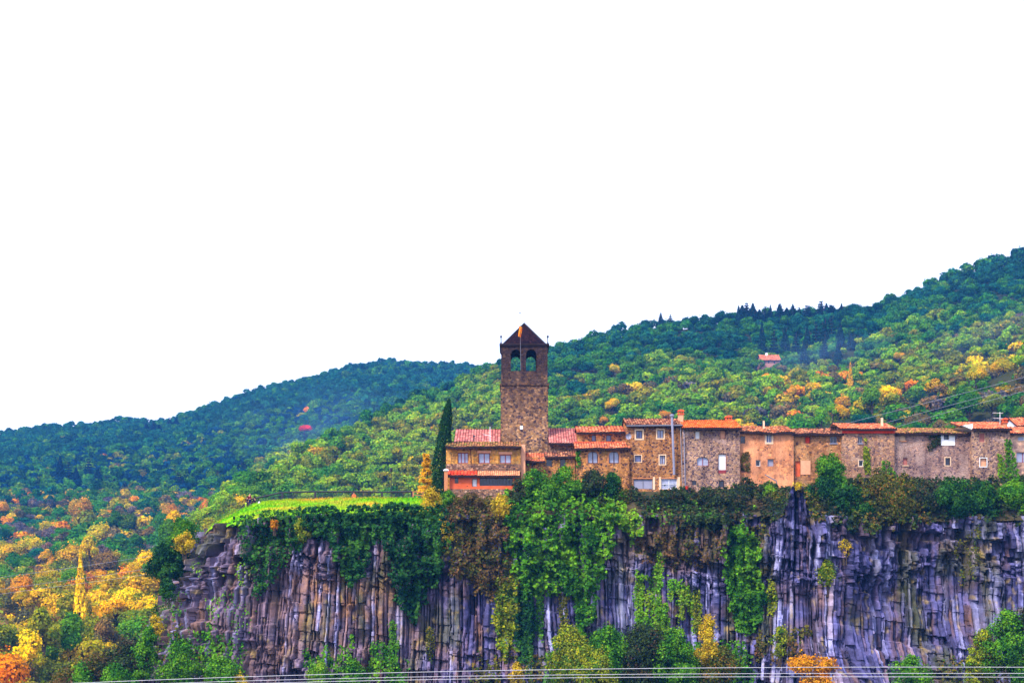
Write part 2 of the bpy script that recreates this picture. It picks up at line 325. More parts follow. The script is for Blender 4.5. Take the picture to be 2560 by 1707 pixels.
out = prof*(1-.3*up)+(hsh(i1, 1)-.5)*.45+(hsh(i2, 1)-.5)*1.0+e1*(.3+.55*up+.5*low)+e2*(.45+1.9*up+1.1*low)+.4*(1-np.abs(t2)**4)*(.3+up)-gap2*(.5+.7*up)
big = (fbm(uu/16., zz/14., 51)-.5)*4.6+(fbm(uu/5., zz/6., 52)-.5)*2.6
rough_ = (fbm(uu/.6, zz/.6, 53, 3)-.5)*(.22+.6*low+.55*up)
dep = EZ[None, :]-zz
dst = dep+hsh(i2, 21)*3; dst = 2.6*(np.floor(dst/2.6)+np.clip((dst/2.6-np.floor(dst/2.6)-.93)/.07, 0, 1)); tipw = (1-sstep(-33, -22, PC[:, 0]))[None, :]
lean = lerp(dep, np.maximum(dst-1.5, 0), tipw*.85)*np.interp(PC[:, 0], (-40, -36, -25, 0, 60), (.56, .42, .10, .09, .10))[None, :]+np.maximum(dep-15, 0)**1.3*.16
out = out+big*sstep(0, 5, dep)+rough_+lean-.3
CV = np.stack([PC[None, :, 0]+NU[None, :, 0]*out, PC[None, :, 1]+NU[None, :, 1]*out, zz], -1)
# stone colour: every column has its own tint; rust and lichen; pale streaks double as painted highlights
cpx = pxx; hc = hsh(i1, 11)[..., None]; hb = hsh(i2, seg2, 12)[..., None]
warm = (np.exp(-((cpx-860)/140)**2)*np.exp(-((py_-1500)/110)**2))[..., None]; left = (1-sstep(950, 1250, cpx))[..., None]
base = lerp(np.array((.092, .088, .225)), np.array((.135, .1, .155)), left)
hs_ = hsh(i1, seg1, 15)[..., None]; colr = base*(.2+.85*hc*hs_+.4*hb+.4*hs_)
pale = (np.clip(hsh(i1, 13)-.62, 0, 1)*3.2)[..., None]*np.clip((fbm(uu/.8, zz/3.2, 61)[..., None]-.34)*3.4, 0, 1)*(.45+.55*hs_)*(.5+1.1*fbm(uu/6., zz/5., 68)[..., None])
colr = lerp(colr, np.array((.42, .42, .74)), np.clip(pale, 0, .85))
rust = np.clip((fbm(uu/1.2, zz/3.5, 62)-.5)*3, 0, 1)[..., None]*(hsh(i1, 14)[..., None] > .6)*.45+warm*np.clip((fbm(uu/1.5, zz/1.5, 63)-.40)*4, 0, 1)[..., None]*.8
colr = lerp(colr, np.array((.40, .2, .085)), np.clip(rust, 0, .85))
ochre_soil = (np.exp(-((cpx-1680)/190)**2)*np.exp(-((py_-1350)/70)**2))[..., None]*fbm(uu/3, zz/3, 64)[..., None]*1.5
colr = lerp(colr, np.array((.15, .1, .06)), np.clip(ochre_soil, 0, .9))
moss = np.clip((fbm(uu/2.2, zz/7., 65)-.56)*4, 0, .65)[..., None]
colr = lerp(colr, np.array((.075, .085, .025)), moss)
brn = np.clip((fbm(uu/3.6, zz/2.6, 67)-.57)*5, 0, .5)[..., None]*(.4+.6*hs_); colr = lerp(colr, np.array((.15, .085, .05)), brn)
lic = np.clip((fbm(uu/.8, zz/1.2, 66)-.68)*6, 0, .8)[..., None]; colr = lerp(colr, np.array((.38, .27, .07)), lic*.7)
gap = np.clip((np.abs(t1)-.8)*4, 0, 1)[..., None]*.45; colr = colr*(1-gap)              # joints between columns coloured darker
gi = np.arange(RN*UN).reshape(RN, UN); CQ = np.stack([gi[:-1, :-1], gi[1:, :-1], gi[1:, 1:], gi[:-1, 1:]], -1).reshape(-1, 4)
tag(put('cliff', CV.reshape(-1, 3), CQ, M['rock'], None, np.clip(colr, 0.004, 1).reshape(-1, 3)), kind='structure')

# ------------------------------------------------------------------ top of the rock: turf on the promontory, earth slope under the houses
hx = np.arange(-43, 112, .4); hy = np.arange(170, 226, .4); hX, hY = np.meshgrid(hx, hy)
pts = np.stack([hX.ravel(), hY.ravel()], 1); sub = PC[::6]; subN = NU[::6]; dist = np.empty(len(pts)); side = np.empty(len(pts)); near_i = np.empty(len(pts), int)
for a in range(0, len(pts), 8000):
    dd = np.linalg.norm(pts[a:a+8000, None]-sub[None], axis=2); k = dd.argmin(1); near_i[a:a+8000] = k; dist[a:a+8000] = dd[np.arange(len(k)), k]
    side[a:a+8000] = ((pts[a:a+8000]-sub[k])*subN[k]).sum(1)
din = -side                                                      # metres inside the edge
def plateau(x): return np.interp(x, (-42, -38, -35, -31, -24, -12, -9, 6, 40, 52, 110), (41.0, 41.6, 42.3, 42.7, 42.9, 42.9, 42.7, 43.6, 44.2, 44.9, 44.9))
def slope_w(x): return np.interp(x, (-40, -34, -10, -4, 20), (9.0, 9.0, 8.0, 6.0, 6.0))
ez = edge_z(pts[:, 0]); tt = np.clip(din/slope_w(pts[:, 0]), 0, 1)
hz = ez+(plateau(pts[:, 0])-ez)*(1-(1-tt)**1.6)+(fbm(pts[:, 0]/2.2, pts[:, 1]/2.2, 71)-.5)*.5
hz = np.where(din < 0, ez+din*1.2, hz)
HV = np.stack([pts[:, 0], pts[:, 1], hz], 1)
hi = np.arange(len(pts)).reshape(hX.shape); HQ = np.stack([hi[:-1, :-1], hi[:-1, 1:], hi[1:, 1:], hi[1:, :-1]], -1).reshape(-1, 4)
HQ = HQ[(din[HQ] > -.55).all(1)]
grassy = (1-sstep(-11, -7, pts[:, 0]))[:, None]
gcol = lerp(np.array((.09, .34, .005)), np.array((.36, .5, .007)), np.clip(fbm(pts[:, 0]/2.6, pts[:, 1]/1.5, 72)*1.5-.5, 0, 1)[:, None])
dry = np.clip((fbm(pts[:, 0]/3.5, pts[:, 1]/2., 73)-.52)*3+sstep(6.5, 8.8, din)*.75+(1-sstep(-38, -32, pts[:, 0]))*.5, 0, 1)[:, None]; gcol = lerp(gcol, np.array((.7, .27, .04)), dry*.7)
ecol = lerp(np.array((.035, .035, .02)), np.array((.085, .065, .032)), fbm(pts[:, 0]/1.5, pts[:, 1]/1.5, 74)[:, None])
hcol = lerp(ecol, gcol, grassy)
tag(put('hilltop_ground', HV, HQ, M['soil'], None, hcol, True), kind='structure')
def top_z(x, y):
    i = np.clip(np.round((np.asarray(x)-hx[0])/.4).astype(int), 0, len(hx)-1); j = np.clip(np.round((np.asarray(y)-hy[0])/.4).astype(int), 0, len(hy)-1)
    return hz[j*len(hx)+i]
# grass blades on the bank
rg = np.random.default_rng(8); gs = np.where((pts[:, 0] < -9) & (din > .0) & (din < 12))[0]
k = rg.choice(gs, 26000); gp = HV[k]+np.stack([rg.uniform(-.25, .25, len(k)), rg.uniform(-.25, .25, len(k)), np.zeros(len(k))], 1)
h = rg.uniform(.08, .3, len(k)); a = rg.uniform(0, 6.28, len(k)); wv = np.stack([np.cos(a), np.sin(a), 0*a], 1)*.07
tip = gp+np.stack([rg.normal(0, .06, len(k)), rg.normal(0, .06, len(k)), h], 1)
GV = np.stack([gp-wv, gp+wv, tip], 1).reshape(-1, 3); gcolv = np.repeat(np.clip(hcol[k]*rg.uniform(.7, 1.35, (len(k), 1)), 0, 1), 3, 0)
tag(put('grass', GV, np.arange(len(GV)).reshape(-1, 3), M['leaf'], None, gcolv), 'lime green and straw coloured grass covering the sloping cliff top', 'grass', kind='stuff')

# ------------------------------------------------------------------ greenery that clings to the rock
cn = np.broadcast_to(np.stack([NU[:, 0], NU[:, 1], 0*NU[:, 0]], 1)[None], CV.shape)
front = (np.arange(UN) > int(UN*.16)); hm_ = (din > -.6) & (din < np.where(pts[:, 0] < -10, 1.0, 7.5))
KP = np.concatenate([CV[:, front].reshape(-1, 3), HV[hm_]]); KN = np.concatenate([cn[:, front].reshape(-1, 3), np.tile((0, -.6, .8), (hm_.sum(), 1))])
KW = np.concatenate([np.ones(front.sum()*RN), np.full(hm_.sum(), 9.)])
KX = 1280+KP[:, 0]*F/KP[:, 1]; KY = HOR-(KP[:, 2]-CAMZ)*F/KP[:, 1]
def inpoly(x, y, P):
    r = np.zeros(len(x), bool); n = len(P)
    for i in range(n):
        (x0, y0), (x1, y1) = P[i], P[(i+1) % n]
        if y0 == y1: continue
        c = ((y0 > y) != (y1 > y)) & (x < (x1-x0)*(y-y0)/(y1-y0)+x0); r ^= c
    return r
PAL = {'dark': [(.01, .045, .018), (.022, .09, .018), (.05, .15, .018)], 'green': [(.03, .12, .012), (.065, .21, .012), (.13, .31, .014)], 'lime': [(.09, .26, .012), (.16, .34, .015), (.2, .3, .02)],
       'yellowgreen': [(.16, .22, .014), (.3, .32, .015), (.09, .18, .015)], 'yellow': [(.5, .34, .015), (.62, .42, .02), (.35, .28, .02)], 'orange': [(.6, .24, .01), (.66, .3, .012), (.5, .17, .01)],
       'brown': [(.1, .07, .02), (.15, .085, .03), (.06, .075, .018), (.14, .12, .02)], 'olive': [(.08, .085, .015), (.14, .13, .016), (.05, .09, .015), (.2, .12, .02)], 'dull': [(.03, .05, .02), (.05, .08, .02), (.02, .04, .025), (.08, .06, .025)]}
def pal_cols(name, n, rng, field=None):
    P = np.array(PAL[name]); f = rng.uniform(0, 1, n) if field is None else np.clip(field+rng.normal(0, .18, n), 0, .999)
    c = P[(f*len(P)).astype(int) % len(P)]; return np.repeat(np.clip(c*rng.uniform(.7, 1.3, (n, 1))*(1+rng.uniform(-.12, .12, (n, 3))), 0, 1), 4, 0)
IVY_N = [0]
def ivy(label, poly, pal, n, size=.2, thick=.9, sparse=0., group=None, name='ivy', cat='ivy', wp=1.):
    """a mat of leaves rooted on the rock inside an outline, with lumps, gaps and ragged hanging edges"""
    IVY_N[0] += 1; rng = np.random.default_rng(100+IVY_N[0]); P = np.array(poly, float)
    wx = KX+(fbm(KX/22., KY/22., 81)-.5)*46*wp; wy = KY+(fbm(KX/16., KY/40., 82)-.5)*66*wp
    m = np.where(inpoly(wx, wy, P))[0]
    if sparse: m = m[fbm(KX[m]/20., KY[m]/70., 83+IVY_N[0]) > sparse]
    if len(m) < 20: return
    w = KW[m]; k = rng.choice(m, n, p=w/w.sum()); p = KP[k]; N = KN[k]
    lx, lz = p[:, 0]/1.15, p[:, 2]/.9
    lump = np.clip(1-np.abs(fbm(lx, lz, 84, 3)-.5)*4.5, 0, 1)
    e = .25; gxl = (np.clip(1-np.abs(fbm(lx+e, lz, 84, 3)-.5)*4.5, 0, 1)-lump)/e; gzl = (np.clip(1-np.abs(fbm(lx, lz+e, 84, 3)-.5)*4.5, 0, 1)-lump)/e
    off = .12+thick*lump*rng.uniform(.75, 1.05, n)+rng.uniform(0, .12, n)
    c = p+N*off[:, None]+rng.normal(0, .1, (n, 3)); c[:, 2] -= .15*off
    T = np.stack([-N[:, 1], N[:, 0], 0*off], 1)
    LN = nrm(N-T*(-gxl*thick*.4)[:, None]*np.array((1, 1, 0))-np.array((0, 0, 1))*(gzl*thick*.4)[:, None]+np.array((0, 0, .35)))
    V, Q = cards(c, LN, rng.uniform(.6, 1.3, n)*size, rng, .5)
    col = pal_cols(pal, n, rng, fbm(p[:, 0]/1.6, p[:, 2]/1.6, 85)*1.5-.25)
    return tag(put(name, V, Q, M['leaf'], None, col), label, cat, group)
ivy('dark green ivy curtain below the promontory tip, left of the small yellow bush', [(590, 1296), (690, 1280), (765, 1274), (762, 1330), (735, 1385), (710, 1430), (665, 1480), (640, 1480), (655, 1430), (620, 1400), (606, 1370), (596, 1330)], 'dark', 4200, .2, 1.0)
ivy('broad dark green ivy mass draped over the cliff edge below the middle of the fence', [(752, 1276), (806, 1264), (930, 1264), (1050, 1258), (1055, 1300), (960, 1345), (930, 1362), (908, 1440), (882, 1455), (860, 1430), (845, 1380), (820, 1340), (765, 1335)], 'dark', 6500, .22, 1.3)
ivy('dark ivy with yellowing ends hanging down below the cypress', [(930, 1296), (1055, 1258), (1122, 1266), (1132, 1330), (1112, 1400), (1092, 1450), (1062, 1500), (1036, 1545), (1002, 1530), (985, 1440), (960, 1370)], 'dark', 5600, .22, 1.1)
ivy('olive brown creeper covering the rock below the yellow house with red windows', [(1120, 1245), (1220, 1240), (1262, 1300), (1272, 1400), (1282, 1440), (1245, 1445), (1230, 1490), (1200, 1480), (1170, 1450), (1130, 1440), (1110, 1370)], 'brown', 6200, .18, .9)
ivy('huge green ivy mass spilling down the cliff right below the bell tower', [(1285, 1225), (1400, 1205), (1540, 1225), (1565, 1270), (1532, 1330), (1522, 1400), (1492, 1450), (1480, 1530), (1450, 1610), (1440, 1500), (1400, 1470), (1370, 1470), (1340, 1500), (1290, 1480), (1270, 1400), (1260, 1290)], 'green', 13000, .22, 1.5)
ivy('yellow green ivy strip hanging down columns beside the dark hanging curtain', [(1238, 1430), (1285, 1440), (1292, 1530), (1284, 1640), (1252, 1640), (1240, 1560)], 'yellowgreen', 2600, .17, .5)
ivy('narrow dark curtain of creeper hanging in the deep cleft below the tower', [(1286, 1400), (1334, 1420), (1340, 1560), (1328, 1660), (1304, 1650), (1290, 1560)], 'dark', 3200, .17, .6)
ivy('bright green creeper patch on brown rock left below the garage windows', [(1490, 1265), (1560, 1255), (1600, 1290), (1612, 1320), (1578, 1350), (1545, 1310), (1500, 1300)], 'lime', 1300, .2, .5, .35)
ivy('light green strands trailing down the columns in the middle of the cliff', [(1590, 1430), (1660, 1400), (1680, 1440), (1730, 1480), (1745, 1600), (1640, 1640), (1590, 1600)], 'lime', 3600, .15, .35, .5)
ivy('tall lone column of bright green ivy right of the trailing strands', [(1848, 1300), (1872, 1325), (1895, 1370), (1908, 1450), (1916, 1540), (1900, 1578), (1850, 1575), (1830, 1530), (1812, 1420), (1818, 1350)], 'green', 6000, .19, 1.1)
ivy('low dark scrub and brambles on the slope below the two grey stone houses', [(1560, 1235), (1700, 1228), (1850, 1218), (1935, 1212), (1930, 1262), (1860, 1300), (1780, 1335), (1700, 1300), (1600, 1285)], 'dull', 6500, .2, .7, .15)
ivy('dry reddish brown scrub on the earth slope above the trailing strands', [(1560, 1290), (1700, 1300), (1800, 1330), (1900, 1300), (1930, 1340), (1840, 1400), (1700, 1420), (1600, 1390)], 'brown', 1700, .17, .3, .5)
ivy('long dark bank of brambles along the foot of the right hand houses', [(2020, 1205), (2150, 1190), (2350, 1205), (3000, 1200), (3000, 1305), (2450, 1290), (2330, 1300), (2210, 1300), (2120, 1335), (2060, 1300)], 'dull', 15000, .22, 1.2)
ivy('green ivy over the broken columns at the lower left foot of the cliff', [(405, 1590), (480, 1570), (560, 1575), (620, 1600), (620, 1707), (420, 1720), (400, 1650)], 'green', 4200, .2, .8, .3)
ivy('thin green trails on the columns low in the middle left of the cliff', [(760, 1610), (830, 1600), (930, 1590), (1020, 1640), (1010, 1720), (770, 1720)], 'green', 1900, .17, .4, .5)
ivy('sparse green moss trails under the promontory, above the lower left ivy', [(520, 1480), (620, 1460), (640, 1560), (560, 1590), (470, 1570)], 'green', 700, .14, .25, .5)
ivy('pale green grass tufts on the ledges of the promontory tip', [(440, 1390), (540, 1380), (640, 1420), (600, 1470), (470, 1500), (420, 1450)], 'lime', 700, .16, .3, .58)
ivy('olive growth at the foot of the central columns beside the yellow green trees', [(1180, 1640), (1300, 1630), (1380, 1660), (1380, 1720), (1180, 1720)], 'olive', 900, .18, .5, .5)
ivy('rusty brown scrub on the ledge left of the orange tree top', [(1890, 1590), (2010, 1560), (2060, 1600), (1980, 1650), (1890, 1660)], 'brown', 900, .17, .4, .45)

for lb, px, q0, q1, w, pal, n_ in (('thin ivy strand hanging on the grey columns right of the dark curtain', 1352, 1470, 1600, 12, 'green', 420), ('long ivy strand at the left side of the big bare column bundle', 1448, 1450, 1640, 18, 'green', 900), ('short ivy strand in the middle of the bare column bundle', 1408, 1480, 1590, 16, 'olive', 520),
    ('long lime strand trailing beside the bare column bundle, on its right', 1594, 1450, 1580, 12, 'lime', 480), ('thin lime strand hanging above the other trailing strands', 1648, 1370, 1470, 10, 'lime', 320), ('yellow green strand left of the tall lone ivy column', 1742, 1470, 1590, 16, 'yellowgreen', 600), ('olive strand on the columns below the yellow ivy ends', 1075, 1560, 1660, 14, 'olive', 380), ('thin green strand below the dark ivy left of the bare columns', 985, 1545, 1680, 14, 'green', 520), ('thin yellow strand on the rock right of the tall lone ivy column', 1930, 1440, 1540, 16, 'yellowgreen', 420)):
    ivy(lb, [(px-w*.6, q0), (px+w*.5, q0+8), (px+w*.8, lerp(q0, q1, .6)), (px+w*.2, q1), (px-w*.4, q1-14), (px-w*.8, lerp(q0, q1, .4))], pal, n_, .13, .35, wp=.35)
ivy('patchy yellow and green brambles below the red band and mossy roofed houses', [(2130, 1215), (2230, 1200), (2340, 1230), (2330, 1300), (2230, 1310), (2140, 1320)], 'olive', 2600, .2, 1.6, .4)
ivy('green tufts along the earth edge below the garage house', [(1560, 1262), (1700, 1250), (1840, 1262), (1900, 1290), (1700, 1310), (1580, 1300)], 'green', 900, .16, .5, .52)

ivy('dry scrub clinging to the left flank of the bare rock pinnacle', [(1900, 1262), (1940, 1232), (1968, 1222), (1974, 1240), (1955, 1296), (1905, 1300)], 'dull', 1500, .16, .6, wp=.25)
ivy('dry scrub clinging to the right flank of the bare rock pinnacle', [(2010, 1222), (2040, 1235), (2060, 1300), (2030, 1300), (2016, 1260)], 'olive', 1000, .16, .6, wp=.25)

ivy('olive green creepers covering the lower left flank of the cliff', [(340, 1570), (395, 1500), (450, 1540), (500, 1600), (520, 1720), (320, 1720)], 'olive', 4200, .18, .8, .25)
ivy('green creepers along the left flank below the big dark bush', [(365, 1480), (420, 1440), (470, 1470), (450, 1540), (380, 1560)], 'green', 1500, .17, .6, .42)

ivy('tangle of green brambles on the rock between the trees at the central cliff foot', [(1370, 1600), (1500, 1580), (1640, 1600), (1860, 1600), (1880, 1720), (1360, 1720)], 'green', 5200, .2, 1.7, .3)
ivy('olive brambles on the rock foot near the lower right corner', [(2240, 1670), (2400, 1640), (2480, 1560), (2600, 1530), (2600, 1720), (2240, 1720)], 'olive', 2600, .19, 1.2, .35)
ivy('mossy green trails down the columns at far right', [(2380, 1330), (2460, 1320), (2440, 1480), (2400, 1470)], 'olive', 500, .14, .3, .5)
# ------------------------------------------------------------------ buildings
TP = {'mixed': [(.46, .13, .05), (.55, .18, .08), (.32, .11, .06), (.62, .3, .15), (.16, .08, .06)], 'dark': [(.32, .1, .06), (.17, .07, .05), (.44, .17, .09), (.52, .25, .13), (.1, .05, .045)],
      'orange': [(.72, .15, .035), (.66, .12, .03), (.75, .19, .05)], 'pink': [(.5, .17, .15), (.42, .13, .12), (.58, .24, .2)], 'red': [(.72, .07, .03), (.68, .06, .025), (.64, .11, .05)],
      'mossy': [(.3, .13, .06), (.38, .17, .07), (.22, .2, .04), (.13, .08, .05), (.46, .2, .09)], 'salmon': [(.74, .33, .17), (.66, .28, .14)], 'clay': [(.64, .17, .07), (.54, .13, .06), (.7, .26, .13), (.36, .11, .07)], 'tower': [(.016, .008, .01), (.011, .006, .009), (.024, .01, .012)]}
def tile_slope(root, x0, x1, Ye, ze, Yr, zr, pal, name='roof', period=.32, thick=.2, wob=.1, wear=.6):
    """one pitched slope of barrel tiles: real corrugation, stepped courses, uneven line"""
    n = max(4, int(round((x1-x0)/period)))*4; rows = max(3, int(math.hypot(Yr-Ye, zr-ze)/.42))
    xx = np.linspace(x0, x1, n+1); V = []; Cc = []; P = np.array(TP[pal]); seed = int(abs(x0)*31+abs(ze)*7) % 9973
    ph = np.arange(n+1) % 4; hump = np.choose(ph, [0., .06, .085, .06])
    tile = np.arange(n+1)//4
    wv = (fbm(xx/1.7, xx*0+ze, seed)-.5)*2*wob
    for r in range(rows):
        for e in (0, 1):
            t = (r+e)/rows; y = lerp(Ye, Yr, t); z = lerp(ze, zr, t)
            V.append(np.stack([xx, np.full(n+1, y)+(hsh(tile, r, seed)-.5)*.06*(e == 0), z+hump+(.045 if e == 0 else .0)+wv*(1-.4*t)+(hsh(tile, r, seed+1)-.5)*.03], 1))
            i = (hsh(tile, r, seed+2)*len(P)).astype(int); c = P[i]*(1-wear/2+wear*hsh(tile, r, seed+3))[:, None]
            c = np.where((ph == 0)[:, None], c*.3, c)                 # darker colour along the valleys between tiles
            Cc.append(c)
    m = n+1; R = len(V); V = np.concatenate(V); Cc = np.concatenate(Cc); g = np.arange(R*m).reshape(R, m)
    Q = np.stack([g[:-1, :-1], g[:-1, 1:], g[1:, 1:], g[1:, :-1]], -1).reshape(-1, 4)
    # underside and eaves closure, coloured near black as painted eaves shadow
    lo = V[:m].copy(); lo[:, 2] = ze-thick+wv*.6; hi_ = V[-m:].copy(); hi_[:, 2] = zr-thick; lip = V[:m].copy(); lip[:, 2] -= .015
    b = len(V); V = np.concatenate([V, lo, hi_, lip]); Cc = np.concatenate([Cc, np.full((3*m, 3), (.03, .018, .018))])
    a0 = np.arange(m); Q = np.concatenate([Q, np.stack([b+a0[:-1], b+a0[1:], b+2*m+a0[1:], b+2*m+a0[:-1]], 1), np.stack([b+a0[1:], b+a0[:-1], b+m+a0[:-1], b+m+a0[1:]], 1)])
    L0, L1 = g[:, 0], g[:, -1]
    for A, q in ((L0, 0), (L1, m-1)):
        Q = np.concatenate([Q, np.array([[A[0], A[-1], b+m+q, b+q]])])
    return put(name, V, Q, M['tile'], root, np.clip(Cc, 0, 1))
def shell(root, x0, x1, z0, ze, Yf, Yr, zr, Yb, mat, ops=(), rev=.3, name='wall'):
    """house body: front with real openings and reveals, gable sides, back"""
    xs_ = sorted({x0, x1, *[o['x0'] for o in ops], *[o['x1'] for o in ops]}); zs_ = sorted({z0, ze, *[o['z0'] for o in ops], *[o['z1'] for o in ops]})
    mb = MB()
    for a, b in zip(xs_[:-1], xs_[1:]):
        for c, d in zip(zs_[:-1], zs_[1:]):
            mx_, mz_ = (a+b)/2, (c+d)/2
            if any(o['x0'] < mx_ < o['x1'] and o['z0'] < mz_ < o['z1'] for o in ops): continue
            mb.add([(a, Yf, c), (b, Yf, c), (b, Yf, d), (a, Yf, d)], [(0, 1, 2, 3)])
    for o in ops:
        a, b, c, d = o['x0'], o['x1'], o['z0'], o['z1']; y = Yf+rev
        mb.add([(a, Yf, c), (b, Yf, c), (b, Yf, d), (a, Yf, d), (a, y, c), (b, y, c), (b, y, d), (a, y, d)], [(0, 4, 5, 1), (1, 5, 6, 2), (2, 6, 7, 3), (3, 7, 4, 0)])
        if o.get('arch'):
            h = o['arch']; n = 8
            for i in range(n):
                xa, xb = lerp(a, b, i/n), lerp(a, b, (i+1)/n); f = lambda x: d-h+h*math.sqrt(max(0, 1-((x-(a+b)/2)/((b-a)/2))**2))
                mb.prism([(xa, f(xa)), (xb, f(xb)), (xb, d+.001), (xa, d+.001)], Yf-.002, Yf+rev-.05)
    zt = ze-.02
    for x in (x0, x1):
        mb.add([(x, Yf, z0), (x, Yr, z0), (x, Yb, z0), (x, Yb, zt), (x, Yr, zr-.12), (x, Yf, zt)], [(0, 1, 2, 3, 4, 5)])
    mb.add([(x0, Yb, z0), (x1, Yb, z0), (x1, Yb, zt), (x0, Yb, zt)], [(0, 1, 2, 3)])
    o = mb.build(name, mat, root); return o
def op(p0, q0, p1, q1, Yf, **k):
    d = dict(x0=X_(p0, Yf), x1=X_(p1, Yf), z1=Z_(q0, Yf), z0=Z_(q1, Yf), Y=Yf); d.update(k); return d
def window(root, o, pane='glass_dark', frame='frame_brown', mull=1, trans=0, surround=None, sw=.14, sill=None, lintel=None, label=None, name='window', fw=.06, shut=0, shut_mat='shutter_pink', back=.2):
    a, b, c, d, Yf = o['x0'], o['x1'], o['z0'], o['z1'], o['Y']; y = Yf+back
    w = MB().box(a+.002, b-.002, y+.03, y+.06, c+.002, d-.002).build(name, M[pane], root)
    if label: w['label'] = label
    if frame:
        m = MB(); e = .003
        m.box(a+e, a+fw, y-.05, y+.028, c+e, d-e).box(b-fw, b-e, y-.05, y+.028, c+e, d-e).box(a+fw, b-fw, y-.05, y+.028, c+e, c+fw).box(a+fw, b-fw, y-.05, y+.028, d-fw, d-e)
        for i in range(mull):
            x = lerp(a, b, (i+1)/(mull+1)); m.box(x-fw*.55, x+fw*.55, y-.045, y+.028, c+fw, d-fw)
        for i in range(trans):
            z = lerp(c, d, (i+1)/(trans+1)); m.box(a+fw, b-fw, y-.04, y+.026, z-.02, z+.02)
        m.build('window_frame', M[frame], w)
    if surround:
        h = o.get('arch', 0)
        if h:
            m = MB(); n = 10; cx = (a+b)/2; r = (b-a)/2; g = sw
            for i in range(n):
                t0, t1 = math.pi*i/n, math.pi*(i+1)/n
                m.prism([(cx+r*math.cos(t0), d-h+h*math.sin(t0)), (cx+(r+g)*math.cos(t0), d-h+(h+g)*math.sin(t0)), (cx+(r+g)*math.cos(t1), d-h+(h+g)*math.sin(t1)), (cx+r*math.cos(t1), d-h+h*math.sin(t1))], Yf-.04, Yf+.05)
            m.box(a-g, a, Yf-.04, Yf+.05, c, d-h).box(b, b+g, Yf-.04, Yf+.05, c, d-h)
        else:
            m = MB().box(a-sw, a, Yf-.035, Yf+.05, c, d).box(b, b+sw, Yf-.035, Yf+.05, c, d).box(a-sw, b+sw, Yf-.037, Yf+.05, d, d+sw)
            if not sill: m.box(a-sw, b+sw, Yf-.037, Yf+.05, c-sw, c)
        m.build('window_surround', M[surround], w)
    if sill: MB().box(a-.1, b+.1, Yf-.12, Yf+.1, c-.09, c-.002).build('sill', M[sill], w)
    if lintel: MB().box(a-.12, b+.12, Yf-.03, Yf+.06, d+.003, d+.28).build('lintel', M[lintel], w)
    if shut: MB().box(a+.03, b-.03, y-.09, y-.052, lerp(d, c, shut), d-.01).build('roller_shutter', M[shut_mat], w)
    return w
def house(name, label, p0, p1, q_e, q_top, q_base, Yf, mat, pal, ops=(), depth=4.6, over=.55, zb=None, roofname='roof', cat='house', back=True, period=.32, wob=.1, xo=.12):
    x0, x1 = X_(p0, Yf), X_(p1, Yf); Ye = Yf-over; ze = Z_(q_e, Ye); Yr = Yf+depth; zr = Z_(q_top, Yr); Yb = Yr+depth*.8
    zbase = zb if zb is not None else Z_(q_base, Yf)-1.2
    r = thing(name, label, cat, ((x0+x1)/2, Yf+2, zbase))
    zwall = ze+(zr-ze)*over/(Yr-Ye)-.14
    wall = shell(r, x0, x1, zbase, zwall, Yf, Yr, zr, Yb, M[mat], ops)
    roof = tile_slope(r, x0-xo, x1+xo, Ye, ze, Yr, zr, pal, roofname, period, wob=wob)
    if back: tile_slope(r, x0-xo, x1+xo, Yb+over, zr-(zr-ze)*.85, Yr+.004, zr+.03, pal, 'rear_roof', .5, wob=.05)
    return r, wall, roof
def chimney(roof, p0, p1, q0, q1, Y, mat='salmon', cap='orange', bx=True):
    x0, x1 = X_(p0, Y), X_(p1, Y); z1, z0 = Z_(q0, Y), Z_(q1, Y)-.6; w = x1-x0; zc = z1-.55
    o = MB().box(x0+.06, x1-.06, Y, Y+w-.12, z0, zc).build('chimney', M[mat], roof)
    m = MB(); 
    for xa in (x0+.04, (x0+x1)/2-.05, x1-.14): m.box(xa, xa+.1, Y-.02, Y+w-.1, zc+.002, zc+.3)
    m.box(x0-.06, x1+.06, Y-.12, Y+w, zc-.08, zc+.001)
    m.prism([(x0-.06, zc+.3), (x1+.06, zc+.3), (x1, zc+.45), ((x0+x1)/2, zc+.56), (x0, zc+.45)], Y-.12, Y+w)
    m.build('chimney_cap', M['orange_plaster'] if cap == 'orange' else M[cap], o); return o
def antenna(root, px, q0, q1, Y, arms=((.1, .5), (.6, .45)), mat='wire'):
    x = X_(px, Y); z1, z0 = Z_(q0, Y), Z_(q1, Y); m = MB().tube([(x, Y, z0-.3), (x, Y, z1)], .035, 5)
    for f, hw in arms:
        z = lerp(z1, z0, f); m.tube([(x-hw*1.6, Y, z+.05), (x+hw*.6, Y, z-.03)], .022, 4)
        for k in range(7):
            xx = lerp(x-hw*1.6, x+hw*.6, k/6); m.tube([(xx, Y-.3, z+.03), (xx, Y+.3, z+.03)], .012, 4)
    m.build('antenna', M[mat], root)

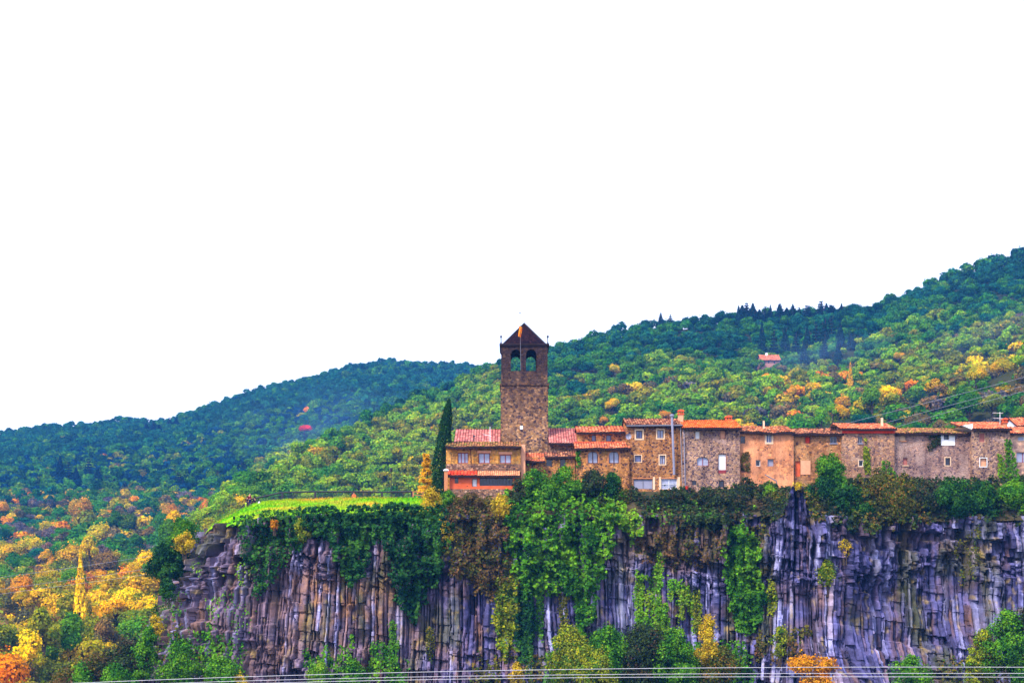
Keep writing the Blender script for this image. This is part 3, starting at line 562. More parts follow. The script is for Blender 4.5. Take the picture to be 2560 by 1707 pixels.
# --- bell tower
Yt, Yu = 186., 192.; tx0, tx1 = X_(1253, Yt), X_(1369, Yt)
bt = thing('bell_tower', 'tall dark stone bell tower with twin arched openings and pyramid tile roof', 'bell tower', ((tx0+tx1)/2, 189, 42))
zsc, zsill, zap, ztop = Z_(960, Yt), Z_(927, Yt), Z_(873, Yt), Z_(866, Yt)
tw = MB()
def wob_wall(mb, x0, x1, z0, z1, y0, y1):
    mb.box(x0, x1, y0, y1, z0, z1)
wob_wall(tw, tx0-.06, tx1+.06, 42, zsc, Yt-.06, Yu+.06)
tw.box(tx0, tx1, Yt, Yu, zsc+.003, zsill)
a0, a1, b0, b1 = X_(1277, Yt), X_(1302, Yt), X_(1315, Yt), X_(1341, Yt); th = .85
def arch_face(mb, y0, y1):
    for x0, x1 in ((tx0, a0), (a1, b0), (b1, tx1)): mb.box(x0, x1, y0, y1, zsill+.002, ztop)
    for x0, x1 in ((a0, a1), (b0, b1)):
        r = (x1-x0)/2; n = 12
        f = lambda x: zap-r+math.sqrt(max(0, r*r-(x-(x0+x1)/2)**2))
        for i in range(n):
            xa, xb = lerp(x0, x1, i/n), lerp(x0, x1, (i+1)/n); mb.prism([(xa, f(xa)), (xb, f(xb)), (xb, ztop), (xa, ztop)], y0, y1)
arch_face(tw, Yt, Yt+th); arch_face(tw, Yu-th, Yu)
for x0, x1 in ((tx0, tx0+th), (tx1-th, tx1)):
    for y0, y1 in ((Yt+th, Yt+th+.9), (Yt+2.65, Yt+3.35), (Yu-th-.9, Yu-th)): tw.box(x0+.002, x1-.002, y0, y1, zsill+.002, ztop-.5)
    tw.box(x0+.003, x1-.003, Yt+th, Yu-th, ztop-.5, ztop-.002)
tw.box(tx0+th, tx1-th, Yt+th, Yu-th, ztop-.25, ztop-.01)
tw.build('wall', M['stone_tower'], bt)
MB().box(tx0-.2, tx1+.2, Yt-.2, Yu+.2, zsc-.16, zsc+.1).build('string_course', M['stone_tower'], bt)
MB().box(tx0-.13, tx1+.13, Yt-.13, Yu+.13, ztop+.002, ztop+.16).box(tx0-.22, tx1+.22, Yt-.22, Yu+.22, ztop+.16, ztop+.34).build('cornice', M['roof_dark'], bt)
def pyramid(root, x0, x1, y0, y1, zb, za, rows=17, segs=22):
    cx, cy = (x0+x1)/2, (y0+y1)/2; V = []; Q = []; Cc = []; P = np.array(TP['tower'])
    for r in range(rows):
        for sd in range(4):
            for k in range(segs):
                f0, f1 = 1-r/rows, 1-(r+1)/rows-.004; z0_, z1_ = lerp(zb, za, r/rows)-.03, lerp(zb, za, (r+1)/rows)+.03
                def pt(u, f, z):
                    a = [(-1+2*u, -1), (1, -1+2*u), (1-2*u, 1), (-1, 1-2*u)][sd]
                    return (cx+a[0]*(x1-x0)/2*f, cy+a[1]*(y1-y0)/2*f, z)
                u0, u1 = k/segs, (k+1)/segs; b = len(V); V += [pt(u0, f0*1.012, z0_), pt(u1, f0*1.012, z0_), pt(u1, max(f1, 0), z1_), pt(u0, max(f1, 0), z1_)]
                Q.append((b, b+1, b+2, b+3)); c = P[int(hsh(k+sd*31, r, 3)*len(P))]*(.7+.7*hsh(k+sd*31, r, 4)); Cc += [c]*4
    o = put('roof', V, Q, M['tile'], root, np.clip(np.array(Cc), 0, 1))
    m = MB()
    for a, b in ((x0, y0), (x1, y0), (x1, y1), (x0, y1)): m.tube([(a, b, zb+.05), (cx, cy, za+.06)], .08, 6)
    m.build('hip_ridge', M['iron'], o)
pyramid(bt, tx0+.22, tx1-.22, Yt+.22, Yu-.22, ztop+.3, Z_(809, 189.))
for x in (tx0-.02, tx1+.02):
    for y in (Yt+.02, Yu-.02): MB().lathe(x, y, [(.13, ztop+.345), (.1, ztop+.5), (.055, ztop+.6), (.055, ztop+1.1), (.13, ztop+1.2), (.15, ztop+1.3), (.08, ztop+1.42)], 8).build('finial', M['iron'], bt)
MB().box(X_(1300, Yt), X_(1307, Yt), Yt-.1, Yt-.065, Z_(1073, Yt), Z_(1064, Yt)).build('plaque', M['white'], bt)
# flagpole in front of the belfry
fp = thing('flagpole', 'thin flagpole with red and yellow striped flag hanging before the bell tower roof', 'flagpole', (X_(1300, 185.5), 185.5, Z_(925, 185.5)))
xf = X_(1300, 185.5); MB().tube([(xf+.1, 185.5, Z_(925, 185.5)), (xf, 185.5, Z_(783, 185.5))], .026, 6).tube([(xf, 185.5, Z_(886, 185.5)), (xf+.3, 185.95, Z_(886, 185.5))], .03, 5).build('pole', M['gutter'], fp)
MB().lathe(xf, 185.5, [(.03, Z_(784, 185.5)), (.09, Z_(783, 185.5)), (.09, Z_(781.5, 185.5)), (.02, Z_(780, 185.5))], 8).build('finial', M['iron'], fp)
FV = []; FQ = []; FC = []
for j in range(13):
    for i in range(10):
        u = i/9; vv = j/12; z = lerp(Z_(815, 185.5), Z_(841, 185.5), vv)-.12*u; x = xf-.18+.42*u*(1-.25*vv)+.05*math.sin(vv*5); y = 185.4+.12*math.sin(u*9+vv*2)
        FV.append((x, y, z)); FC.append((.7, .05, .02) if int(u*4.5+vv*4) % 2 else (.8, .42, .02))
        if i < 9 and j < 12: b = j*10+i; FQ.append((b, b+1, b+11, b+10))
put('flag', FV, FQ, M['tile'], fp, np.array(FC), True)

# --- church nave behind
cx0, cx1 = X_(1138, 184.), X_(1443, 184.)
ch = thing('church', 'stone church nave with pinkish ribbed tile roof on both sides of the bell tower', 'church', ((cx0+cx1)/2, 188, 42))
ze, zr = Z_(1108, 183.4), Z_(1074, 190.)
shell(ch, cx0, X_(1250, 184.), 42, ze, 184., 190., zr, 197., M['stone_ochre']); shell(ch, X_(1372, 184.), cx1, 42, ze, 184., 190., zr+.1, 197., M['stone_rubble'])
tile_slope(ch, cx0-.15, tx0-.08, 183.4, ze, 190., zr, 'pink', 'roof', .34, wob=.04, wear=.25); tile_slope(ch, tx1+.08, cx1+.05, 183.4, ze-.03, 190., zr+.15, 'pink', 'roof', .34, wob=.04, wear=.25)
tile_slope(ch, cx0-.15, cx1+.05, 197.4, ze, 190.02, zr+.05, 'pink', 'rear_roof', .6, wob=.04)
m = MB().tube([(X_(1225, 182), 182.3, Z_(1104, 182)), (X_(1225, 182), 182.3, Z_(1066, 182))], .045, 5).tube([(X_(1208, 182), 182.3, Z_(1085, 182)), (X_(1228, 182), 182.3, Z_(1089, 182))], .03, 5)
tag(m.build('roof_mast', M['white'], None), 'pale aerial mast with one arm rising from the roof of the yellow house', 'antenna')
m = MB().lathe(X_(1185, 183.2), 183.2, [(.07, Z_(1112, 183.2)), (.07, Z_(1092, 183.2)), (.2, Z_(1091, 183.2)), (.03, Z_(1087, 183.2))], 8)
tag(m.build('roof_vent', M['iron'], None), 'small dark capped vent pipe standing before the left pink church roof', 'vent pipe')

# --- house A: ochre house with red windows and orange lean-to
Y = 179.
oA = [op(1144, 1131, 1171, 1158, Y), op(1196, 1132, 1225, 1158, Y), op(1249, 1135, 1278, 1158, Y)]
hA, wA, rA = house('yellow_house', 'yellow ochre house with three red framed windows above an orange lean-to', 1116, 1301, 1117, 1105, 1245, Y, 'ochre', 'mossy', oA, depth=3.2, over=.7, wob=.14)
window(hA, oA[0], 'glass_pale', 'frame_red', 2, fw=.09); window(hA, oA[1], 'glass_pale', 'frame_red', 1, lintel='salmon', fw=.09); window(hA, oA[2], 'glass_pale', 'frame_red', 1, lintel='salmon', fw=.09, shut=.12)
for a, b in ((1115.5, 1127), (1174, 1184), (1236, 1246), (1292, 1301.5)): MB().box(X_(a, Y), X_(b, Y), Y-.12, Y+.05, Z_(1160, Y), Z_(1124, Y)).build('pilaster', M['ochre'], hA)
MB().box(X_(1115, Y), X_(1302, Y), Y-.16, Y+.05, Z_(1181, Y), Z_(1159.5, Y)).build('stone_band', M['stone_rubble'], hA)
for k in range(10): x = X_(1122+k*19.3, Y); MB().box(x-.07, x+.07, Y-.66, Y+.02, Z_(1124, Y)+.05, Z_(1121, Y)+.12).build('rafter', M['beam'], hA)
MB().tube([(X_(1176, Y)-.02, Y-.2, Z_(1122, Y)), (X_(1178, Y), Y-.2, Z_(1160, Y))], .05, 6).build('downpipe', M['frame_brown'], hA)
Y = 177.3
oL = [op(1137, 1193, 1146, 1208, Y), op(1180, 1196, 1193, 1216, Y), op(1199, 1191.5, 1282, 1214, Y)]
shell(hA, X_(1124, Y), X_(1296, Y), Z_(1222, Y), Z_(1187, Y), Y, 178.84, Z_(1180, 178.84), 178.84, M['orange_plaster'], oL, name='lean_to_wall')
window(hA, oL[0], 'glass_dark', None); window(hA, oL[1], 'white', 'frame_brown', 0, label='small white panel window'); window(hA, oL[2], 'glass_dark', 'iron', 9, 0, label='long dark glazed veranda window', back=.1)
tile_slope(hA, X_(1118, Y), X_(1193, Y), Y-.5, Z_(1189, Y-.5), 178.83, Z_(1177, 178.83), 'red', 'lean_to_roof', .4, wob=.07)
tile_slope(hA, X_(1193, Y)+.02, X_(1300, Y), Y-.45, Z_(1190, Y-.45), 178.83, Z_(1178, 178.83), 'salmon', 'lean_to_roof', .26, wob=.03)
MB().box(X_(1126, Y), X_(1298, Y), Y-.1, 178.9, Z_(1252, Y), Z_(1222, Y)).build('stone_base', M['stone_rubble'], hA)
MB().box(X_(1284, Y), X_(1297, Y), Y-.06, Y+.1, Z_(1216, Y), Z_(1191, Y)).build('pier', M['orange_plaster'], hA)
gp_ = thing('gate_pillar', 'slim brick pillar with white cap at the left corner of the yellow house', 'pillar', (X_(1115, 176.8), 176.8, Z_(1240, 176.8)))
MB().box(X_(1110.5, 176.8), X_(1119.5, 176.8), 176.6, 177.05, Z_(1245, 176.8), Z_(1177, 176.8)).build('shaft', M['brick_trim'], gp_)
MB().box(X_(1108.5, 176.8), X_(1122, 176.8), 176.5, 177.15, Z_(1177, 176.8)+.003, Z_(1174, 176.8)).prism([(X_(1109, 176.8), Z_(1174, 176.8)), (X_(1121.5, 176.8), Z_(1174, 176.8)), (X_(1115, 176.8), Z_(1171, 176.8))], 176.52, 177.1).build('cap', M['white'], gp_)

# --- low annex right of house A
Y = 180.6
oB = [op(1366, 1147, 1380, 1165, Y), op(1400, 1147, 1414, 1168, Y)]
hB = thing('low_annex', 'low tiled outbuilding squeezed between the yellow house and the arched window house', 'outbuilding', (X_(1372, Y), Y+1, 42))
shell(hB, X_(1312, Y), X_(1438, Y), 42, Z_(1143, Y), Y, 183.9, Z_(1132, 183.9), 183.9, M['stone_ochre'], oB)
window(hB, oB[0], 'glass_dark', None); window(hB, oB[1], 'glass_dark', 'frame_brown', 0)
tile_slope(hB, X_(1309, Y), X_(1362, Y), Y-.9, Z_(1153, Y-.9), 183.8, Z_(1133, 183.8), 'clay', 'roof', wob=.12); tile_slope(hB, X_(1362, Y)+.03, X_(1440, Y), Y-.4, Z_(1142, Y-.4), 183.8, Z_(1129, 183.8), 'dark', 'roof', wob=.14)
MB().box(X_(1302.5, Y), X_(1313, Y), 179.3, 184, 42, Z_(1112, 180)).build('party_wall', M['salmon'], hB)

# --- house C: arched windows
Y = 179.5
oC = [op(1469, 1128, 1495, 1158, Y, arch=.55), op(1522, 1128, 1548, 1158, Y, arch=.55), op(1539, 1191, 1550, 1211, Y)]
x0, x1 = X_(1441, Y), X_(1573, Y)
hC = thing('arched_window_house', 'ochre stone house with two arched windows under a middle strip of red tiles', 'house', ((x0+x1)/2, Y+2, 41))
shell(hC, x0, x1, 41, Z_(1118.5, Y), Y, 182.15, Z_(1105, 182.15), 182.15, M['stone_ochre'], oC)
for o in oC[:2]: window(hC, o, 'glass_pale', 'frame_brown', 1, 0, surround='brick_trim', sw=.17, fw=.09)
window(hC, oC[2], 'glass_dark', 'frame_brown', 0, name='door')
tile_slope(hC, x0-.25, x1+.15, Y-.6, Z_(1121, Y-.6), 182.18, Z_(1106, 182.18), 'clay', 'lower_roof', wob=.12); MB().box(x0-.1, x1+.1, 182.0, 182.19, Z_(1112, 182.2), Z_(1104.5, 182.2)).build('red_flashing', M['red_paint'], hC)
Y = 182.2
oC2 = [op(1479, 1087, 1490, 1103, Y), op(1515, 1087, 1528, 1103, Y)]
shell(hC, X_(1445, Y), X_(1575, Y), 48, Z_(1079, Y), Y, 186.5, Z_(1066.5, 186.5), 190., M['stone_ochre'], oC2, name='upper_wall')
for o in oC2: window(hC, o, 'glass_blue', 'frame_brown', 0)
tile_slope(hC, X_(1441, Y), X_(1579, Y), Y-.5, Z_(1081, Y-.5), 186.5, Z_(1066, 186.5), 'clay', 'roof', .4, wob=.12); tile_slope(hC, X_(1441, Y), X_(1579, Y), 190.5, Z_(1081, Y-.5), 186.51, Z_(1066, 186.5)+.04, 'clay', 'rear_roof', .5)
dx, dz = X_(1571, 179.2), Z_(1091, 179.2); dv = [(dx+r*math.cos(a), 179.2-d, dz+r*math.sin(a)) for r, d in ((.04, 0), (.22, .05), (.36, .15)) for a in [k*math.pi/6 for k in range(12)]]
MB().add(dv, [(i*12+k, i*12+(k+1) % 12, i*12+12+(k+1) % 12, i*12+12+k) for i in range(2) for k in range(12)]+[tuple(range(12))]).tube([(dx, 179.2, dz-.3), (dx, 178.8, dz)], .015, 4).tube([(dx, 179.2, dz), (dx, 179.55, dz)], .03, 5).build('satellite_dish', M['grey_metal'], hC)

# --- house D: tall ochre stone house with steel flue
Y = 180.
oD = [op(1590, 1076, 1606, 1096, Y), op(1643, 1074.5, 1659, 1095, Y), op(1587, 1138, 1603, 1154, Y), op(1649, 1138, 1663, 1160, Y), op(1584, 1198, 1631.5, 1222, Y), op(1653, 1197, 1692, 1222, Y)]
hD, wD, rD = house('flue_house', 'tall ochre stone house with dark mottled roof and long steel flue', 1567, 1704, 1063, 1047, 1224, Y, 'stone_brown', 'dark', oD, wob=.08)
for i, o in enumerate(oD[:4]): window(hD, o, ['glass_blue', 'glass_pale', 'glass_blue', 'glass_pale'][i], 'frame_brown', [1, 1, 0, 1][i], surround='surround', sw=[.18, .15, .1, .13][i])
window(hD, oD[4], 'grey_metal', 'gutter', 1, label='wide grey garage shutter', name='garage_door', fw=.05, back=.12); window(hD, oD[5], 'glass_pale', 'white', 1, 1, label='wide shop window with pale panes', fw=.05, back=.12)
for a, b in ((1632, 1637.5), (1647.5, 1652.5), (1692.5, 1700)): MB().box(X_(a, Y), X_(b, Y), Y-.06, Y+.05, Z_(1224, Y), Z_(1192, Y)).build('pilaster', M['surround'], hD)
for a, b in ((1581, 1633), (1651, 1694)): MB().box(X_(a, Y), X_(b, Y), Y-.063, Y+.05, Z_(1196.5, Y), Z_(1194, Y)).build('lintel', M['brick_trim'], hD)
MB().tube([(X_(1565, Y), Y-.62, Z_(1066, Y)), (X_(1705, Y), Y-.62, Z_(1064.5, Y))], .09, 6).build('gutter', M['gutter'], hD)
MB().tube([(X_(1684.5, Y), Y-.35, Z_(1187, Y)), (X_(1681, Y), Y-.75, Z_(1110, Y)), (X_(1678, Y), Y-.75, Z_(1042, Y))], .15, 10).lathe(X_(1678, Y), Y-.75, [(.17, Z_(1043, Y)), (.27, Z_(1042, Y)), (.27, Z_(1038, Y)), (.1, Z_(1037, Y))], 10).build('flue', M['grey_metal'], hD)
MB().tube([(X_(1700.5, Y), Y-.3, Z_(1066, Y)), (X_(1706, Y), Y-.1, Z_(1224, Y))], .045, 6).build('downpipe', M['cable_grey'], hD)
chimney(rD, 1695, 1709.5, 1023, 1056, 183.)
# --- house E: grey stone, bright orange roof
Y = 179.7
oE = [op(1738, 1077, 1750, 1097, Y), op(1800, 1075, 1814, 1095, Y), op(1742, 1142, 1772, 1164, Y, arch=.35), op(1795.5, 1134, 1816, 1183, Y), op(1730, 1201, 1741.5, 1212, Y), op(1797, 1201, 1811, 1218, Y)]
hE, wE, rE = house('orange_roof_house', 'grey stone house with smooth bright orange tile roof and tall white door window', 1706, 1850, 1070, 1051, 1224, Y, 'stone_grey', 'orange', oE, wob=.04, over=.75, period=.28)
window(hE, oE[0], 'white', 'surround', 0); window(hE, oE[1], 'salmon', 'frame_red', 0); window(hE, oE[2], 'glass_pale', 'frame_red', 1); 
w_ = window(hE, oE[3], 'white', 'frame_red', 0, name='balcony_door'); MB().box(oE[3]['x0']+.05, oE[3]['x1']-.05, Y+.1, Y+.2, oE[3]['z0']+.02, oE[3]['z0']+.45).build('kick_panel', M['frame_red'], w_)
window(hE, oE[4], 'glass_dark', None); window(hE, oE[5], 'glass_dark', 'frame_brown', 0)
MB().tube([(X_(1709, Y), Y-.25, Z_(1074, Y)), (X_(1713, Y), Y-.08, Z_(1216, Y))], .055, 6).build('downpipe', M['grey_metal'], hE)
chimney(rE, 1814, 1830, 1038, 1052, 184.1, 'orange_plaster')
tag(MB().lathe(X_(1717, 178.9), 178.9, [(.1, Z_(1223, 178.9)), (.2, Z_(1217, 178.9)), (.24, Z_(1215.5, 178.9)), (.2, Z_(1215, 178.9))], 10).build('flower_pot', M['red_paint'], None), 'small red pot at the foot of the downpipes between two stone houses', 'flower pot')
# --- house F
Y = 180.3
oF = [op(1851, 1090, 1863, 1108, Y), op(1916, 1086, 1929, 1106, Y), op(1889.5, 1149.5, 1901, 1165, Y), op(1919, 1147, 1934, 1165, Y)]
hF, wF, rF = house('orange_plaster_house', 'flaking orange plastered house with one white framed upper window', 1850, 1984, 1081, 1066, 1214, Y, 'plaster_orange', 'mixed', oF, wob=.22)
window(hF, oF[0], 'glass_dark', None); window(hF, oF[1], 'glass_blue', 'white', 1, surround='surround', sw=.2); window(hF, oF[2], 'glass_dark', 'white', 0); window(hF, oF[3], 'grey_metal', None, lintel='brick_trim')
MB().tube([(X_(1912, 179.8), 179.8, Z_(1186, 179.8)), (X_(1940, 179.8), 179.6, Z_(1202, 179.8)), (X_(1942, 179.8), 179.6, Z_(1212, 179.8))], .08, 6).build('drain_pipe', M['gutter'], hF)
MB().box(X_(1907, 183), X_(1911, 183), 182.8, 183, Z_(1085, 183), Z_(1052, 183)).build('roof_post', M['surround'], hF)
# --- house G
Y = 180.7
oG = [op(2013, 1091, 2026, 1108, Y), op(1988.5, 1152, 2001, 1191, Y), op(2075, 1091, 2092, 1108, Y)]
hG, wG, rG = house('red_door_house', 'low tan house with red shuttered window and orange door beside a salmon wall patch', 1984, 2105, 1084.5, 1072, 1212, Y, 'plaster_tan', 'dark', oG, wob=.2)
window(hG, oG[0], 'red_paint', 'frame_brown', 0, label='small red shuttered window'); window(hG, oG[1], 'orange_plaster', None, name='door', label='narrow orange door'); window(hG, oG[2], 'glass_dark', 'grey_metal', 1, sill='grey_metal')
MB().box(X_(2001.5, Y), X_(2026, Y), Y-.05, Y+.05, Z_(1186, Y), Z_(1151, Y)).build('plaster_patch', M['salmon'], hG)
chimney(rG, 2079, 2092, 1062, 1078, 181.5, 'brick_trim', 'beam')
# --- house H
Y = 180.2
oH = [op(2145, 1091, 2156, 1108, Y), op(2147, 1150, 2158, 1165, Y)]
hH, wH, rH = house('red_band_house', 'pinkish stone house with bright red painted band under its tiled eaves', 2105, 2236, 1072, 1059, 1205, Y, 'stone_pink', 'clay', oH, wob=.14, xo=.22)
MB().box(X_(2106, Y), X_(2235.5, Y), Y-.3, Y+.03, Z_(1083, Y), Z_(1073, Y)).build('painted_eaves_band', M['red_paint'], hH)
window(hH, oH[0], 'glass_dark', 'grey_metal', 1, sill='grey_metal'); window(hH, oH[1], 'glass_dark', 'white', 0, surround='surround', sw=.1)
MB().box(X_(2203, 182), X_(2208, 182), 182, 182.25, Z_(1067, 182), Z_(1044, 182)).build('roof_post', M['surround'], hH)
# --- house I
Y = 180.9
oI = [op(2250, 1087, 2265, 1102, Y), op(2359, 1082.5, 2372, 1099, Y), op(2257, 1144, 2269, 1163, Y), op(2363, 1144, 2375.5, 1163, Y)]
hI, wI, rI = house('mossy_roof_house', 'long mauve grey house with sagging mossy roof and white patch round one window', 2236, 2430, 1083, 1071, 1205, Y, 'stone_mauve', 'mossy', oI, wob=.28)
window(hI, oI[0], 'surround', None, sill='brick_trim', label='boarded window with orange sill'); window(hI, oI[1], 'glass_dark', None); window(hI, oI[2], 'shutter_pink', None, label='boarded pinkish window', sill='surround'); window(hI, oI[3], 'glass_dark', None, surround='surround', sw=.1)
a, b, c, d = X_(2352, Y), X_(2387, Y), Z_(1113, Y), Z_(1083.3, Y); o = oI[1]
MB().box(a, o['x0'], Y-.05, Y+.03, c, d).box(o['x1'], b, Y-.05, Y+.03, c, d).box(o['x0'], o['x1'], Y-.05, Y+.03, c, o['z0']).build('white_patch', M['white'], hI)
# --- house J
Y = 180.
oJ = [op(2448, 1081, 2464, 1106, Y), op(2450, 1145, 2466.5, 1166, Y), op(2470, 1196, 2481, 1210, Y)]
hJ, wJ, rJ = house('corner_stone_house', 'dark rubble stone house with brown and salmon shutters beside the far right house', 2430, 2525, 1072.5, 1056, 1222, Y, 'stone_grey', 'clay', oJ, wob=.1, xo=.1)
window(hJ, oJ[0], 'shutter_pink', 'surround', 0, label='window with brown pink shutter'); window(hJ, oJ[1], 'salmon', None, surround='white', sw=.08, label='salmon shuttered window'); window(hJ, oJ[2], 'glass_blue', None, surround='surround', sw=.08)
MB().prism([(X_(2404, Y), Z_(1064, Y)), (X_(2430, Y), Z_(1075, Y)), (X_(2430, Y), Z_(1060, Y))], Y-.3, Y+4).build('white_gable', M['white'], hJ)
tile_slope(hJ, X_(2403, Y), X_(2429, Y), Y+.5, Z_(1065, Y+.5), Y+4.5, Z_(1056, Y+4.5), 'clay', 'side_roof', wob=.05)
chimney(rJ, 2507, 2519, 1044, 1062, 182., 'brick_trim', 'orange'); antenna(hJ, 2500, 1030, 1062, 182.5, ((.08, .55), (.5, .5)), 'white')
# --- house K and the white gable behind
Y = 181.2
oK = [op(2545, 1091, 2575, 1101, Y), op(2541, 1130, 2575, 1156, Y), op(2620, 1090, 2640, 1110, Y), op(2620, 1135, 2640, 1160, Y)]
hK, wK, rK = house('pink_house', 'smooth pink beige house cut off by the right edge, with a wide brown window', 2526, 2720, 1083, 1068, 1222, Y, 'pale_pink', 'clay', oK, wob=.1)
for i, o in enumerate(oK): window(hK, o, ['glass_pale', 'glass_pale', 'glass_blue', 'glass_blue'][i], ['white', 'frame_red', 'white', 'white'][i], 1)
Y = 189.
hL = thing('white_gable_house', 'white walled house with orange roof behind the pink house at the right edge', 'house', (X_(2570, Y), Y+2, 48))
shell(hL, X_(2544, Y), X_(2660, Y), 46, Z_(1066, Y), Y, 192., Z_(1046, 192.), 195., M['white']); tile_slope(hL, X_(2541, Y), X_(2663, Y), Y-.4, Z_(1066, Y), 192., Z_(1045, 192.), 'clay', 'roof'); tile_slope(hL, X_(2541, Y), X_(2663, Y), 195.4, Z_(1066, Y), 192.01, Z_(1045, 192.)+.03, 'clay', 'rear_roof', .5)
MB().tube([(X_(2560, Y), Y-.5, Z_(1066, Y)), (X_(2560, Y), Y-.5, Z_(1018, Y))], .06, 6).build('mast', M['salmon'], hL)

# --- farmhouse on the wooded hill
Yh = float(min(np.arange(440, 780, 2.), key=lambda q: abs(HOR-(float(ground(np.array([X_(1926, q)]), np.array([q]))[0])-CAMZ)*F/q-934)))
zf = Z_(930, Yh); fx0, fx1 = X_(1903, Yh), X_(1950, Yh)
fh = thing('farmhouse', 'small pinkish farmhouse half hidden among trees high on the wooded hillside', 'farmhouse', ((fx0+fx1)/2, Yh+3, zf))
of = [op(1910, 905, 1913.5, 911, Yh), op(1920, 902, 1923.5, 908, Yh), op(1934, 903, 1938, 909, Yh)]
shell(fh, fx0, fx1, zf-6, Z_(900, Yh), Yh, Yh+5, Z_(888, Yh+5), Yh+10, M['farm'], of, .3)
for o in of: window(fh, o, 'glass_dark', None)
tile_slope(fh, fx0-.4, fx1+.4, Yh-.7, Z_(901, Yh), Yh+5, Z_(887, Yh+5), 'clay', 'roof', .5); tile_slope(fh, fx0-.4, fx1+.4, Yh+10.7, Z_(899.5, Yh), Yh+5.01, Z_(887, Yh+5)+.03, 'clay', 'rear_roof', .8)
MB().box(X_(1914, Yh+4), X_(1919, Yh+4), Yh+4, Yh+4.9, Z_(893, Yh+4), Z_(882, Yh+4)).build('chimney', M['white'], fh)

# --- greenery on the house walls
def wall_ivy(label, poly, Y, pal, n, size=.13, name='climbing_ivy'):
    IVY_N[0] += 1; rng = np.random.default_rng(300+IVY_N[0]); P = np.array(poly, float); lo, hi_ = P.min(0), P.max(0)
    x = rng.uniform(lo[0], hi_[0], n*5); y = rng.uniform(lo[1], hi_[1], n*5); k = inpoly(x+(fbm(x/6, y/6, 91)-.5)*14, y+(fbm(x/5, y/9, 92)-.5)*14, P) & (fbm(x/5., y/8., 93) > .36); x, y = x[k][:n], y[k][:n]
    d = .05+.4*fbm(x/4., y/4., 94)*rng.uniform(.3, 1, len(x)); c = np.stack([X_(x, Y-d), Y-d, Z_(y, Y-d)], 1)
    V, Q = cards(c, np.tile((0, -.8, .4), (len(c), 1)), rng.uniform(.6, 1.3, len(c))*size, rng, .6)
    tag(put(name, V, Q, M['leaf'], None, pal_cols(pal, len(c), rng)), label, 'ivy')
wall_ivy('thin yellowish ivy strip climbing the red band house right of its two windows', [(2160, 1095), (2166, 1095), (2176, 1140), (2176, 1185), (2162, 1185), (2158, 1140)], 180.2, 'yellowgreen', 420)
wall_ivy('dark ivy clump hanging left of the white wall patch on the mossy roofed house', [(2326, 1080), (2352, 1080), (2353, 1112), (2340, 1110), (2326, 1130), (2318, 1120)], 180.9, 'dull', 520)
wall_ivy('bright green ivy tongue climbing the right corner of the rubble stone house', [(2496, 1135), (2506, 1140), (2522, 1200), (2500, 1205), (2494, 1160)], 180., 'lime', 420)
wall_ivy('tall green ivy climbing the joint between the last two houses at right', [(2510, 1098), (2524, 1098), (2540, 1150), (2552, 1215), (2522, 1220), (2514, 1150)], 179.8, 'green', 900)
wall_ivy('green creeper on the low stretch of wall below the mossy roofed house', [(2205, 1150), (2222, 1150), (2245, 1195), (2255, 1215), (2205, 1215)], 180.1, 'green', 420)
wall_ivy('brown withered creeper on the dark left edge of the flaking orange house', [(1852, 1130), (1872, 1130), (1875, 1175), (1852, 1180)], 180.3, 'brown', 300)
wall_ivy('little green ivy climbing beside the left arched window', [(1441, 1122), (1450, 1122), (1452, 1165), (1443, 1170)], 179.5, 'green', 220)
# ------------------------------------------------------------------ trees
def round_lumps(rng, rx, rz, n=9):
    L = []
    for i in range(n):
        d = nrm(rng.normal(size=3)); d[2] = abs(d[2])*.9-.25; f = rng.uniform(.35, .72)
        L.append((d[0]*rx*f, d[1]*rx*f, rz+d[2]*rz*f*1.1, rng.uniform(.36, .56)*rx*(9./n)**.35))
    return L
def crown_round(seed, n, size, rx=1., rz=1., nl=9):
    rng = np.random.default_rng(seed); P, N = blob_pts(round_lumps(rng, rx, rz, nl), n, rng, (.6, 1.14))
    P = P+rng.normal(size=P.shape)*(rng.uniform(0, 1, (n, 1)) < .14)*.14*rx
    h = np.clip((fbm(P[:, 0]*1.7+seed, P[:, 2]*1.7+P[:, 1]*1.1, 98)-.5)*2.6+.55, 0, 1)[:, None]; tint = np.concatenate([lerp(.62, 1.15, h), lerp(.9, 1.04, h), lerp(1.3, .9, h)], 1)      # turning leaves come in patches
    return cards(P, N, rng.uniform(.65, 1.25, n)*size, rng, .38)+(jitter_cols(n, rng, 4, .28, .1)*np.repeat(tint, 4, 0),)
def crown_cone(seed, n, size, r=.42, h=2.6, tiers=0, power=1.):
    """conifer: leaf sprays on drooping tiers"""
    rng = np.random.default_rng(seed); t = rng.uniform(0, 1, n)**.8
    if tiers: t = (np.floor(t*tiers)+rng.uniform(0, .35, n))/tiers
    a = rng.uniform(0, 6.283, n); rr = r*(1-t)**power*(.75+.3*hsh((a*1.6).astype(int), (t*11).astype(int), seed))*rng.uniform(.45, 1.05, n)+.02
    P = np.stack([np.cos(a)*rr, np.sin(a)*rr, .12*h+t*h*.88-rr*.22], 1); N = nrm(np.stack([np.cos(a), np.sin(a), .55+0*a], 1))
    return cards(P, N, rng.uniform(.6, 1.2, n)*size*(1-.55*t), rng, .45)+(jitter_cols(n, rng, 4, .28, .08),)
